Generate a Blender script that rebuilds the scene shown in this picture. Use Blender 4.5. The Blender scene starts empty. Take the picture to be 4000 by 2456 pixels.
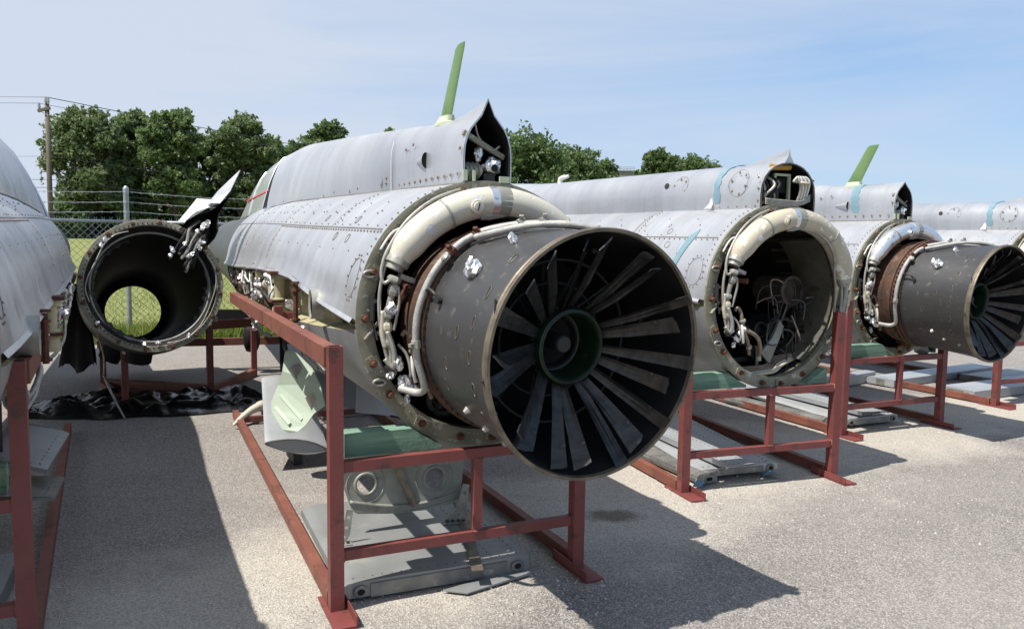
import bpy, math, random
import numpy as np
from mathutils import Vector, Matrix, noise as mnoise
from mathutils.geometry import delaunay_2d_cdt

R = math.radians
scene = bpy.context.scene
col = scene.collection
random.seed(7)
rng = np.random.default_rng(7)

# ------------------------------------------------------------------ camera
cam_d = bpy.data.cameras.new('camera')
cam_d.sensor_width = 36.0
cam_d.lens = 27.85
cam_d.clip_end = 3000
cam = bpy.data.objects.new('camera', cam_d)
col.objects.link(cam)
cam.matrix_world = (Matrix.Translation((0, 0, 1.618)) @ Matrix.Rotation(R(90 - 5.18), 4, 'X')
                    @ Matrix.Rotation(R(0.82), 4, 'Z'))
scene.camera = cam

# ------------------------------------------------------------------ sky and sun
SUN_TO = Vector((.47, .32, -1.0)).normalized()          # direction the light travels
SUN_EL = math.asin(-SUN_TO.z)
SUN_AZ = math.atan2(-SUN_TO.x, -SUN_TO.y)               # clockwise from +Y
world = bpy.data.worlds.new('World')
scene.world = world
world.use_nodes = True
wt = world.node_tree
wt.nodes.clear()
w_out = wt.nodes.new('ShaderNodeOutputWorld')
w_bg = wt.nodes.new('ShaderNodeBackground')
w_sky = wt.nodes.new('ShaderNodeTexSky')
w_sky.sky_type = 'NISHITA'
w_sky.sun_disc = False
w_sky.sun_elevation = SUN_EL
w_sky.sun_rotation = SUN_AZ
w_sky.air_density = 1.0
w_sky.dust_density = 0.7
w_sky.ozone_density = 2.2
w_bg.inputs['Strength'].default_value = 0.132
w_co = wt.nodes.new('ShaderNodeTexCoord')
w_map = wt.nodes.new('ShaderNodeMapping')
w_map.inputs['Rotation'].default_value = (0, 0, R(-20))
w_map.inputs['Scale'].default_value = (0.7, 1.7, 6.5)
w_map.inputs['Location'].default_value = (7.7, 3.1, 0.5)
w_n1 = wt.nodes.new('ShaderNodeTexNoise')
w_n1.inputs['Scale'].default_value = 1.5
w_n1.inputs['Detail'].default_value = 7
w_n1.inputs['Roughness'].default_value = 0.58
w_n1.inputs['Distortion'].default_value = 0.6
w_dot = wt.nodes.new('ShaderNodeVectorMath')          # thin cirrus bank in the west, thinning out to the east
w_dot.operation = 'DOT_PRODUCT'
w_dot.inputs[1].default_value = (-.95, .05, .30)
w_ma = wt.nodes.new('ShaderNodeMath')
w_ma.operation = 'MULTIPLY_ADD'
w_ma.inputs[1].default_value = 0.62
w_r = wt.nodes.new('ShaderNodeValToRGB')
w_r.color_ramp.elements[0].position = 0.20
w_r.color_ramp.elements[0].color = (0, 0, 0, 1)
w_r.color_ramp.elements[1].position = 0.74
w_r.color_ramp.elements[1].color = (0.86, 0.86, 0.86, 1)
w_flat = wt.nodes.new('ShaderNodeMixRGB')             # flat blue mixed in to even out the gradient
w_flat.inputs['Fac'].default_value = 0.72
w_flat.inputs['Color2'].default_value = (1.62, 2.45, 3.75, 1)
w_mix = wt.nodes.new('ShaderNodeMixRGB')
w_mix.inputs['Color2'].default_value = (3.3, 3.6, 4.15, 1)
wt.links.new(w_co.outputs['Generated'], w_map.inputs['Vector'])
wt.links.new(w_map.outputs[0], w_n1.inputs['Vector'])
wt.links.new(w_co.outputs['Generated'], w_dot.inputs[0])
wt.links.new(w_dot.outputs['Value'], w_ma.inputs[0])
wt.links.new(w_n1.outputs['Fac'], w_ma.inputs[2])
wt.links.new(w_ma.outputs[0], w_r.inputs[0])
wt.links.new(w_r.outputs[0], w_mix.inputs['Fac'])
wt.links.new(w_sky.outputs[0], w_flat.inputs['Color1'])
wt.links.new(w_flat.outputs[0], w_mix.inputs['Color1'])
wt.links.new(w_mix.outputs[0], w_bg.inputs['Color'])
wt.links.new(w_bg.outputs[0], w_out.inputs['Surface'])

sun_d = bpy.data.lights.new('sun', 'SUN')
sun_d.energy = 4.6
sun_d.angle = R(0.53)
sun_d.color = (1.0, 0.955, 0.88)
sun = bpy.data.objects.new('sun', sun_d)
col.objects.link(sun)
sun.rotation_euler = SUN_TO.to_track_quat('-Z', 'Y').to_euler()

vs = scene.view_settings
vs.view_transform = 'Standard'
vs.look = 'None'
vs.exposure = 0.64
vs.gamma = 1
vs.use_curve_mapping = False


# ------------------------------------------------------------------ material helpers
class NT:
    def __init__(self, name):
        self.m = bpy.data.materials.new(name)
        self.m.use_nodes = True
        self.t = self.m.node_tree
        self.b = self.t.nodes['Principled BSDF']
        self.co = self.t.nodes.new('ShaderNodeTexCoord').outputs['Object']

    def n(self, typ, **kw):
        x = self.t.nodes.new(typ)
        for k, v in kw.items():
            if k in x.inputs:
                x.inputs[k].default_value = v
            else:
                setattr(x, k, v)
        return x

    def l(self, a, b):
        self.t.links.new(a, b)

    def mapped(self, scale=(1, 1, 1), rot=(0, 0, 0), loc=(0, 0, 0)):
        mp = self.n('ShaderNodeMapping')
        mp.inputs['Scale'].default_value = scale
        mp.inputs['Rotation'].default_value = rot
        mp.inputs['Location'].default_value = loc
        self.l(self.co, mp.inputs['Vector'])
        return mp.outputs[0]

    def noise(self, scale, detail=4, rough=.55, vec=None, dist=0.0):
        x = self.n('ShaderNodeTexNoise')
        x.inputs['Scale'].default_value = scale
        x.inputs['Detail'].default_value = detail
        x.inputs['Roughness'].default_value = rough
        x.inputs['Distortion'].default_value = dist
        self.l(vec if vec is not None else self.co, x.inputs['Vector'])
        return x.outputs['Fac']

    def vor(self, scale, vec=None, feature='F1'):
        x = self.n('ShaderNodeTexVoronoi')
        x.feature = feature
        x.inputs['Scale'].default_value = scale
        self.l(vec if vec is not None else self.co, x.inputs['Vector'])
        return x

    def ramp(self, fac, a, b, ca=(0, 0, 0, 1), cb=(1, 1, 1, 1)):
        x = self.n('ShaderNodeValToRGB')
        e = x.color_ramp.elements
        e[0].position = a
        e[1].position = b
        e[0].color = ca
        e[1].color = cb
        self.l(fac, x.inputs[0])
        return x.outputs[0]

    def mix(self, fac, a, b, mode='MIX'):
        x = self.n('ShaderNodeMixRGB')
        x.blend_type = mode
        for s, v in (('Fac', fac), ('Color1', a), ('Color2', b)):
            if isinstance(v, (int, float)):
                x.inputs[s].default_value = v
            elif isinstance(v, tuple):
                x.inputs[s].default_value = v if len(v) == 4 else (*v, 1)
            else:
                self.l(v, x.inputs[s])
        return x.outputs[0]

    def math(self, op, a, b=0.0, clamp=False):
        x = self.n('ShaderNodeMath')
        x.operation = op
        x.use_clamp = clamp
        for i, v in enumerate((a, b)):
            if isinstance(v, (int, float)):
                x.inputs[i].default_value = v
            else:
                self.l(v, x.inputs[i])
        return x.outputs[0]

    def bump(self, h, strength=.3, dist=.01):
        x = self.n('ShaderNodeBump')
        x.inputs['Strength'].default_value = strength
        x.inputs['Distance'].default_value = dist
        self.l(h, x.inputs['Height'])
        self.l(x.outputs[0], self.b.inputs['Normal'])

    def set(self, color=None, rough=None, metal=None):
        for k, v in (('Base Color', color), ('Roughness', rough), ('Metallic', metal)):
            if v is None:
                continue
            if isinstance(v, (int, float)):
                self.b.inputs[k].default_value = v
            elif isinstance(v, tuple):
                self.b.inputs[k].default_value = v if len(v) == 4 else (*v, 1)
            else:
                self.l(v, self.b.inputs[k])
        return self.m


def weathered(name, c1, c2, rough=.6, metal=0.0, scale=6, lo=.4, hi=.65, bscale=40, bstr=.15, c3=None, s3=20, lo3=.62, hi3=.68,
              stretch=(1, 1, 1)):
    """two-tone weathered surface, optional third tone as chips or rust"""
    k = NT(name)
    v = k.mapped(stretch)
    f = k.ramp(k.noise(scale, 6, .6, v), lo, hi)
    c = k.mix(f, c1, c2)
    if c3:
        c = k.mix(k.ramp(k.noise(s3, 5, .6, k.mapped((1, 1, 1), loc=(3, 5, 1))), lo3, hi3), c, c3)
    rr = k.math('ADD', k.math('MULTIPLY', k.noise(scale * 2.3, 3, .5, v), .3), rough - .15)
    k.bump(k.noise(bscale, 4), bstr, .004)
    return k.set(c, rr, metal)


def silver():
    k = NT('silver_skin')
    st = k.noise(3.0, 6, .62, k.mapped((1.0, 2.4, 0.45)))
    big = k.noise(1.4, 4, .5, k.mapped((1, .7, 1), loc=(1.7, 0, 4)))
    c = k.mix(k.ramp(st, .35, .7), (.51, .516, .53), (.61, .616, .63))
    c = k.mix(k.ramp(big, .45, .72), c, (.44, .45, .48))
    dirt = k.ramp(k.noise(5, 7, .7, k.mapped((1, 2.6, .5), loc=(0, 9, 0))), .6, .8)
    c = k.mix(k.math('MULTIPLY', dirt, .75), c, (.27, .255, .235))
    spot = k.ramp(k.noise(38, 3, .6, k.mapped((1, 1, 1), loc=(5, 1, 3))), .70, .74)
    c = k.mix(k.math('MULTIPLY', spot, .35), c, (.22, .20, .18))
    sx = k.n('ShaderNodeSeparateXYZ')
    k.l(k.co, sx.inputs[0])
    wn = k.n('ShaderNodeTexWhiteNoise')
    wn.noise_dimensions = '1D'
    k.l(k.math('SNAP', k.math('ADD', sx.outputs[1], .25), 1.31), wn.inputs['W'])
    c = k.mix(.16, c, k.mix(wn.outputs['Value'], (.30, .30, .31), (.80, .80, .80)))
    drip = k.ramp(k.noise(4.5, 5, .6, k.mapped((1, 9, .3), loc=(0, 2, 0))), .56, .78)
    c = k.mix(k.math('MULTIPLY', drip, .5), c, (.31, .30, .285))
    scr = k.ramp(k.noise(26, 3, .4, k.mapped((.35, 4.5, .25), rot=(.25, 0, 0))), .72, .76)
    c = k.mix(k.math('MULTIPLY', scr, .35), c, (.72, .73, .74))
    k.bump(k.math('ADD', k.noise(3.1, 2, .4), k.math('MULTIPLY', k.noise(11, 3, .5), .25)), .30, .03)
    rr = k.math('ADD', k.math('MULTIPLY', st, .26), .21)
    return k.set(c, rr, .62)


def chipped_duct(name, c1, c2, chip, metal=0.0, rough=.56):
    k = NT(name)
    c = k.mix(k.ramp(k.noise(4, 5, .6), .35, .7), c1, c2)
    run = k.ramp(k.noise(9, 6, .7, k.mapped((1, 1, .3), loc=(4, 2, 7))), .55, .8)
    c = k.mix(k.math('MULTIPLY', run, .55), c, tuple(x * .62 for x in c1))
    ch = k.ramp(k.noise(11, 3, .5, k.mapped((1, 1, 1), loc=(8, 3, 1))), .635, .65)
    ch2 = k.ramp(k.noise(30, 2, .5, k.mapped((1, 1, 1), loc=(2, 3, 1))), .66, .675)
    chm = k.math('MAXIMUM', ch, ch2)
    c = k.mix(chm, c, chip)
    k.bump(k.math('MULTIPLY', chm, -1.0), .35, .004)
    return k.set(c, rough, metal)


def plain(name, c, rough=.6, metal=0.0):
    k = NT(name)
    f = k.noise(14, 4, .6)
    c2 = tuple(min(1, x * 1.35) for x in c)
    c1 = tuple(x * .7 for x in c)
    if max(c) < .03:
        k.b.inputs['Specular IOR Level'].default_value = .15
    return k.set(k.mix(f, c1, c2), rough, metal)


M = {}
M['silver'] = silver()
M['belly'] = weathered('dirty_grey_skin', (.20, .20, .20), (.33, .33, .33), .5, .25, 3.5, .35, .7, 30, .12, (.45, .45, .46), 9, .66, .7,
                       (1, .5, 1))
M['olive'] = weathered('olive_primer', (.155, .146, .10), (.235, .222, .165), .6, .05, 6, .35, .65, 45, .25, (.36, .35, .32), 20, .60, .65)
M['bayolive'] = weathered('bay_primer', (.30, .275, .15), (.42, .385, .24), .6, .0, 6, .35, .65, 45, .25, (.10, .09, .07), 8, .62, .74)
M['darkolive'] = weathered('shaded_primer', (.045, .043, .032), (.085, .08, .06), .7, 0, 6, .35, .65, 45, .2)  # darker copy of the olive primer, bay shade put into the colour
M['rust'] = weathered('rusty_steel', (.055, .023, .014), (.13, .048, .024), .85, .1, 18, .35, .65, 80, .5)
M['rustband'] = weathered('heat_rust', (.06, .038, .028), (.135, .062, .036), .75, .3, 8, .35, .65, 60, .4, (.2, .17, .14), 16, .6, .7)
M['nozzle'] = weathered('burnt_steel', (.050, .050, .052), (.095, .093, .093), .40, .5, 2.6, .3, .7, 30, .08, (.17, .155, .135), 17, .60, .72,
                        (1, .35, 1))
M['lip'] = weathered('heat_tan_steel', (.12, .10, .078), (.21, .175, .13), .5, .5, 12, .4, .6, 60, .2)
M['black'] = plain('flat_black', (.012, .012, .013), .7)  # also fills holes, mouths and gaps, painting in their inner dark
M['innershade'] = plain('inner_shade', (.022, .021, .022), .65, .1)  # dark tone for linings and bays, their shade put into the colour
M['dark'] = plain('dark_metal', (.032, .032, .033), .55, .4)
M['blade'] = weathered('blade_steel', (.022, .022, .023), (.058, .056, .055), .34, .6, 7, .35, .7, 50, .08, (.24, .19, .15), 9, .62, .75)
M['hubgreen'] = weathered('hub_green_paint', (.003, .012, .005), (.008, .024, .010), .45, .1, 12, .4, .7, 60, .2, (.05, .045, .03), 20, .64, .7)
M['cream'] = chipped_duct('cream_paint', (.48, .455, .375), (.58, .55, .46), (.50, .52, .55))
M['tan'] = chipped_duct('tan_paint', (.40, .36, .275), (.48, .44, .345), (.66, .66, .64))
M['ductmetal'] = chipped_duct('bare_aluminium', (.72, .72, .73), (.80, .80, .80), (.5, .48, .44), .85, .3)
M['antenna'] = weathered('antenna_green', (.10, .178, .066), (.13, .22, .085), .5, 0, 5, .35, .65, 40, .1, (.32, .36, .22), 30, .7, .74)
M['antbase'] = plain('pale_green_paint', (.38, .43, .30), .5)
M['pipe'] = weathered('grey_pipe', (.245, .235, .21), (.37, .36, .32), .45, .3, 20, .35, .65, 60, .2, (.22, .16, .10), 24, .66, .72)
M['pipewrap'] = weathered('wrapped_pipe', (.27, .265, .25), (.40, .39, .37), .6, .15, 20, .35, .65, 120, .6)
M['brownhose'] = weathered('brown_hose', (.16, .11, .075), (.25, .20, .15), .5, .2, 20, .35, .65, 60, .2)
M['brownport'] = weathered('brown_port_metal', (.07, .055, .045), (.12, .095, .075), .6, .3, 20, .35, .65, 60, .2)
M['blackhose'] = plain('black_rubber', (.02, .02, .021), .45)
M['steel'] = plain('dull_steel', (.085, .085, .082), .5, .4)
M['foil'] = NT('foil').set((.74, .74, .74), .38, .9)
M['primer'] = weathered('red_oxide_paint', (.150, .036, .033), (.190, .050, .044), .55, 0, 3, .35, .65, 60, .25, (.085, .035, .024), 9, .56, .66)
M['primer2'] = weathered('faded_oxide_paint', (.145, .046, .032), (.195, .068, .042), .65, 0, 4, .35, .65, 60, .25, (.10, .036, .024), 8, .55, .70)
M['wood'] = weathered('green_timber', (.08, .165, .12), (.18, .29, .215), .8, 0, 34, .36, .64, 50, .5, (.17, .18, .12), 14, .62, .78, (.05, 1, 1))
M['greypanel'] = weathered('grey_wing_paint', (.19, .195, .195), (.25, .255, .25), .45, .2, 3, .35, .65, 30, .1, (.32, .31, .27), 5, .62, .78)
M['palepanel'] = weathered('pale_wing_paint', (.30, .315, .33), (.38, .39, .40), .42, .25, 3, .35, .65, 30, .1, (.26, .25, .22), 6, .60, .78)
M['edgepanel'] = weathered('worn_edge_metal', (.12, .12, .115), (.22, .215, .2), .5, .3, 8, .35, .65, 40, .2, (.3, .29, .26), 16, .6, .7)
M['mint'] = weathered('mint_primer', (.39, .47, .37), (.46, .53, .43), .6, 0, 5, .35, .65, 40, .15, (.30, .31, .20), 14, .66, .74)
M['bulk'] = weathered('stained_grey_green', (.20, .205, .175), (.30, .30, .26), .55, .2, 6, .35, .65, 35, .2, (.11, .105, .095), 7, .56, .72)
M['tape'] = weathered('blue_tape', (.125, .23, .285), (.165, .27, .325), .7, 0, 10, .35, .65, 80, .3)
M['seam'] = plain('seam_dark', (.15, .145, .14), .8)
M['rivet'] = weathered('rusty_fastener', (.13, .085, .065), (.26, .20, .165), .7, .2, 40, .3, .7, 80, .2)
M['white'] = plain('white_paint', (.62, .62, .60), .5)
M['palewhite'] = weathered('pale_grey_sheet', (.50, .51, .53), (.60, .61, .62), .5, .1, 5, .35, .65, 40, .1)
M['ivory'] = weathered('ivory_paint', (.5, .46, .36), (.58, .55, .46), .45, 0, 5, .35, .65, 30, .1, (.30, .20, .10), 6, .58, .72)
M['red'] = plain('red_cap', (.55, .03, .03), .5)
M['yellow'] = plain('ochre_part', (.36, .20, .04), .6)
M['galv'] = weathered('galvanised_steel', (.34, .36, .37), (.44, .46, .47), .42, .6, 8, .35, .65, 60, .1)
M['poleWood'] = weathered('pole_wood', (.09, .07, .055), (.15, .12, .095), .9, 0, 6, .35, .65, 40, .4, None, 1, 1, 1, (4, 4, .3))
M['wire'] = plain('dark_wire', (.08, .08, .085), .5, .4)
M['noseGrey'] = weathered('dark_grey_skin', (.045, .05, .052), (.075, .08, .08), .5, .1, 3, .35, .65, 30, .1)  # dark grey tones for the nose and tail skins


def glass_mat():
    k = NT('canopy_glass')
    k.b.inputs['Transmission Weight'].default_value = .30
    k.b.inputs['IOR'].default_value = 1.3
    k.bump(k.noise(6, 3), .08, .01)
    return k.set(k.mix(k.noise(5, 4), (.46, .52, .50), (.62, .66, .63)), .14, 0.0)


M['glass'] = glass_mat()


def plastic_mat():
    k = NT('black_plastic_sheet')
    k.bump(k.noise(9, 3, .5), .5, .02)
    return k.set((.008, .008, .009), .22, 0.0)


M['plastic'] = plastic_mat()


def asphalt():
    k = NT('chip_seal_asphalt')
    g = k.co
    # pale sand washed along the stands' front line
    sep = k.n('ShaderNodeSeparateXYZ')
    k.l(g, sep.inputs[0])
    d = k.math('SUBTRACT', k.math('MULTIPLY', sep.outputs[1], .80), k.math('MULTIPLY', sep.outputs[0], .60))
    band = k.math('ABSOLUTE', k.math('SUBTRACT', d, 3.55))
    wob = k.math('MULTIPLY', k.math('SUBTRACT', k.noise(.85, 5, .6), .5), 2.6)
    sand = k.ramp(k.math('ADD', band, wob), .35, 2.0, (1, 1, 1, 1), (0, 0, 0, 1))
    sandspk = k.math('MULTIPLY', sand, k.ramp(k.noise(95, 3, .6), .2, .6))
    v1 = k.vor(115)
    v2 = k.vor(62)
    chip = k.ramp(v1.outputs['Color'], .05, .95)
    stone = k.mix(chip, (.132, .120, .110), (.475, .435, .395))
    stone2 = k.mix(k.ramp(v2.outputs['Color'], .2, .9), (.170, .156, .145), (.38, .347, .315))
    c = k.mix(.4, stone, stone2)
    edge = k.ramp(v1.outputs['Distance'], .35, .62, (1, 1, 1, 1), (.45, .45, .45, 1))
    c = k.mix(1.0, c, edge, 'MULTIPLY')
    patch = k.ramp(k.noise(.5, 5, .6, k.mapped((1, 1, 1), loc=(5, 3, 0))), .35, .7)
    c = k.mix(k.math('MULTIPLY', patch, .36), c, (.34, .31, .28))
    worn = k.ramp(k.noise(1.7, 6, .65, k.mapped((1, 1, 1), loc=(2, 8, 0))), .52, .70)
    c = k.mix(k.math('MULTIPLY', worn, .34), c, (.13, .12, .115))
    sc = k.mix(k.ramp(v1.outputs['Color'], 0, 1), (.36, .325, .27), (.62, .57, .49))
    c = k.mix(k.math('MULTIPLY', sandspk, .72), c, sc)
    spk = k.ramp(k.noise(170, 2, .5), .70, .76)
    c = k.mix(k.math('MULTIPLY', spk, .55), c, (.62, .60, .57))
    crack = k.ramp(k.noise(2.2, 6, .65, k.mapped((1, 1, 1), loc=(1, 7, 0)), .8), .62, .78)
    c = k.mix(k.math('MULTIPLY', crack, .22), c, (.10, .09, .085))
    # an old oil spot
    mp = k.mapped((1.0, 1.7, 1), loc=(-.62, -4.62 * 1.7, 0))
    ln = k.n('ShaderNodeVectorMath', operation='LENGTH')
    k.l(mp, ln.inputs[0])
    oil = k.ramp(k.math('ADD', ln.outputs['Value'], k.math('MULTIPLY', k.math('SUBTRACT', k.noise(12, 5, .7), .5), .34)), .10, .22,
                 (1, 1, 1, 1), (0, 0, 0, 1))
    c = k.mix(k.math('MULTIPLY', oil, .75), c, (.07, .055, .03))
    k.bump(k.math('ADD', v1.outputs['Distance'], k.noise(60, 3)), .55, .008)
    return k.set(c, .9, 0.0)


M['asphalt'] = asphalt()
M['gravel'] = weathered('gravel_chips', (.22, .20, .18), (.62, .58, .52), .9, 0, 60, .3, .7, 80, .2)


def field():
    k = NT('grass_field_soil')
    c = k.mix(k.ramp(k.noise(.35, 6, .6), .35, .65), (.165, .185, .045), (.22, .22, .07))
    c = k.mix(k.ramp(k.noise(9, 5, .7), .4, .7), c, (.14, .17, .03))
    k.bump(k.noise(30, 4), .6, .05)
    return k.set(c, .95, 0)


M['field'] = field()


def leafmat(name, c1, c2, c3):
    k = NT(name)
    oi = k.n('ShaderNodeObjectInfo')
    c = k.mix(k.ramp(k.noise(.9, 3, .5), .35, .65), c1, c2)
    c = k.mix(k.ramp(k.noise(4.5, 2, .5, k.mapped((1, 1, 1), loc=(3, 1, 6))), .5, .75), c, c3)
    k.b.inputs['Transmission Weight'].default_value = 0.0
    m = k.set(c, .55, 0)
    tr = k.n('ShaderNodeBsdfTranslucent')
    k.l(c, tr.inputs['Color'])
    mx = k.n('ShaderNodeMixShader')
    mx.inputs[0].default_value = .45
    out = k.t.nodes['Material Output']
    k.l(k.b.outputs[0], mx.inputs[1])
    k.l(tr.outputs[0], mx.inputs[2])
    k.l(mx.outputs[0], out.inputs['Surface'])
    return m


M['leaf'] = leafmat('oak_leaves', (0.0937, 0.1546, 0.0518), (0.1562, 0.2282, 0.0778), (0.2342, 0.2944, 0.1296))
M['leaf2'] = leafmat('dark_oak_leaves', (0.0781, 0.1295, 0.045), (0.1249, 0.1884, 0.0622), (0.1874, 0.2472, 0.095))
M['leaf3'] = leafmat('autumn_oak_leaves', (0.1062, 0.1587, 0.0617), (0.1624, 0.2236, 0.0881), (0.2249, 0.2524, 0.1396))
M['moss'] = leafmat('hanging_moss', (.10, .105, .075), (.14, .14, .10), (.08, .10, .05))
M['bark'] = weathered('bark', (.055, .043, .033), (.11, .09, .07), .95, 0, 8, .35, .65, 20, .6, None, 1, 1, 1, (3, 3, .5))
M['grass'] = leafmat('grass_blades', (.13, .19, .03), (.19, .24, .05), (.27, .26, .08))
M['bushy'] = leafmat('yellow_shrub_leaves', (.22, .24, .03), (.30, .30, .05), (.16, .2, .03))


# ------------------------------------------------------------------ mesh helpers
class MB:
    def __init__(self):
        self.v = []
        self.f = []

    def add(self, vs, fs):
        o = len(self.v)
        self.v += [tuple(p) for p in vs]
        self.f += [tuple(i + o for i in f) for f in fs]
        return self

    def box(self, c, s, rz=0.0, m=None):
        hx, hy, hz = s[0] / 2, s[1] / 2, s[2] / 2
        pts = [Vector((x * hx, y * hy, z * hz)) for z in (-1, 1) for y in (-1, 1) for x in (-1, 1)]
        mm = m if m is not None else Matrix.Rotation(rz, 3, 'Z')
        c = Vector(c)
        return self.add([mm @ p + c for p in pts],
                        [(0, 2, 3, 1), (4, 5, 7, 6), (0, 1, 5, 4), (2, 6, 7, 3), (0, 4, 6, 2), (1, 3, 7, 5)])

    def bar(self, p, q, w, h, up=(0, 0, 1)):
        p, q = Vector(p), Vector(q)
        d = (q - p)
        L = d.length
        d.normalize()
        u = Vector(up)
        if abs(d.dot(u)) > .98:
            u = Vector((0, 1, 0))
        s = d.cross(u).normalized()
        u = s.cross(d)
        m = Matrix((s, d, u)).transposed()
        return self.box((p + q) / 2, (w, L, h), m=m)

    def hollow(self, p, q, w, t=.006, up=(0, 1, 0)):
        """square steel tube, open at the q end"""
        p, q = Vector(p), Vector(q)
        d = (q - p).normalized()
        u = Vector(up)
        s = d.cross(u).normalized()
        u = s.cross(d)
        rings = []
        for c, hw in ((p, w / 2), (q, w / 2), (q, w / 2 - t), (q - d * .12, w / 2 - t)):
            rings.append([c + s * a * hw + u * b * hw for a, b in ((-1, -1), (1, -1), (1, 1), (-1, 1))])
        vs = [x for r in rings for x in r]
        fs = [(3, 2, 1, 0)]
        for k in range(3):
            for i in range(4):
                j = (i + 1) % 4
                fs.append((k * 4 + i, k * 4 + j, k * 4 + 4 + j, k * 4 + 4 + i))
        fs.append((12, 13, 14, 15))
        return self.add(vs, fs)

    def tube(self, pts, r, n=8, caps=True):
        pts = [Vector(p) for p in pts]
        rr = r if isinstance(r, (list, tuple)) else [r] * len(pts)
        prev = None
        vs, fs = [], []
        for i, p in enumerate(pts):
            a = pts[max(i - 1, 0)]
            b = pts[min(i + 1, len(pts) - 1)]
            t = (b - a)
            if t.length < 1e-9:
                t = Vector((0, 0, 1))
            t.normalize()
            if prev is None:
                u = t.orthogonal().normalized()
            else:
                u = (prev - t * prev.dot(t))
                if u.length < 1e-6:
                    u = t.orthogonal()
                u.normalize()
            prev = u
            w = t.cross(u)
            for k in range(n):
                an = 2 * math.pi * k / n
                vs.append(p + (u * math.cos(an) + w * math.sin(an)) * rr[i])
        for i in range(len(pts) - 1):
            for k in range(n):
                k2 = (k + 1) % n
                fs.append((i * n + k, i * n + k2, i * n + n + k2, i * n + n + k))
        if caps:
            fs.append(tuple(reversed(range(n))))
            fs.append(tuple(range((len(pts) - 1) * n, len(pts) * n)))
        return self.add(vs, fs)

    def grid(self, rows, close=False):
        n = len(rows[0])
        vs = [p for r in rows for p in r]
        fs = []
        for i in range(len(rows) - 1):
            for k in range(n - 1 + (1 if close else 0)):
                k2 = (k + 1) % n
                fs.append((i * n + k, i * n + k2, i * n + n + k2, i * n + n + k))
        return self.add(vs, fs)

    def lathe(self, prof, fr, n=48, a0=0.0, a1=2 * math.pi):
        """prof: (radius, s) pairs; fr(angle, radius, s) -> point"""
        full = abs(a1 - a0 - 2 * math.pi) < 1e-6
        m = n if full else n + 1
        rows = [[fr(a0 + (a1 - a0) * k / n, r, s) for k in range(m)] for r, s in prof]
        return self.grid(rows, close=full)

    def split(self, name, mat, parent=None, smooth=False, angle=None):
        """one object for each separate piece"""
        root = list(range(len(self.v)))

        def find(a):
            while root[a] != a:
                root[a] = root[root[a]]
                a = root[a]
            return a
        for f in self.f:
            for i in f[1:]:
                root[find(i)] = find(f[0])
        comp = {}
        for f in self.f:
            comp.setdefault(find(f[0]), []).append(f)
        res = []
        for fs in comp.values():
            idx = sorted({i for f in fs for i in f})
            mp = {i: k for k, i in enumerate(idx)}
            q = MB()
            q.add([self.v[i] for i in idx], [tuple(mp[i] for i in f) for f in fs])
            res.append(q.build(name, mat, parent, smooth, angle))
        return res

    def build(self, name, mat, parent=None, smooth=False, angle=None):
        me = bpy.data.meshes.new(name)
        me.from_pydata([tuple(p) for p in self.v], [], self.f)
        me.materials.append(M[mat] if isinstance(mat, str) else mat)
        if smooth:
            me.shade_smooth()
            if angle:
                me.set_sharp_from_angle(angle=R(angle))
        me.update()
        return link(name, me, parent)


def link(name, me, parent=None):
    o = bpy.data.objects.new(name, me)
    col.objects.link(o)
    if parent is not None:
        o.parent = parent
    return o


def tag(o, label=None, cat=None, group=None, kind=None):
    if label:
        o['label'] = label
    if cat:
        o['category'] = cat
    if group:
        o['group'] = group
    if kind:
        o['kind'] = kind
    return o


def empty(name, loc=(0, 0, 0), rz=0.0):
    o = bpy.data.objects.new(name, None)
    o.empty_display_size = .1
    col.objects.link(o)
    o.location = loc
    o.rotation_euler = (0, 0, rz)
    return o


def spline(pts, n=8):
    pts = [Vector(p) for p in pts]
    out = []
    for i in range(len(pts) - 1):
        p0 = pts[max(i - 1, 0)]
        p1, p2 = pts[i], pts[i + 1]
        p3 = pts[min(i + 2, len(pts) - 1)]
        for k in range(n):
            t = k / n
            out.append(.5 * ((2 * p1) + (p2 - p0) * t + (2 * p0 - 5 * p1 + 4 * p2 - p3) * t * t
                             + (3 * p1 - p0 - 3 * p2 + p3) * t ** 3))
    out.append(pts[-1])
    return out


def quad_mesh(name, cen, nrm_seed, size, mat, parent=None, aspect=1.0, up_bias=0.0):
    """cloud of small leaf faces (kite shaped, slightly folded)"""
    g = np.random.default_rng(nrm_seed)
    n = len(cen)
    a = g.normal(size=(n, 3))
    a[:, 2] += up_bias
    a /= np.linalg.norm(a, axis=1)[:, None]
    b = g.normal(size=(n, 3))
    b -= (b * a).sum(1)[:, None] * a
    b /= np.linalg.norm(b, axis=1)[:, None]
    c = np.cross(a, b)
    s = (size * g.uniform(.65, 1.35, n))[:, None]
    v = np.empty((n, 4, 3))
    v[:, 0] = cen - b * s * aspect
    v[:, 1] = cen + c * s * .55 + a * s * .12
    v[:, 2] = cen + b * s * aspect
    v[:, 3] = cen - c * s * .55 + a * s * .12
    me = bpy.data.meshes.new(name)
    me.vertices.add(n * 4)
    me.vertices.foreach_set('co', v.reshape(-1))
    me.loops.add(n * 4)
    me.loops.foreach_set('vertex_index', np.arange(n * 4, dtype=np.int32))
    me.polygons.add(n)
    me.polygons.foreach_set('loop_start', np.arange(0, n * 4, 4, dtype=np.int32))
    me.materials.append(M[mat])
    me.update(calc_edges=True)
    me.validate()
    return link(name, me, parent)


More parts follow.
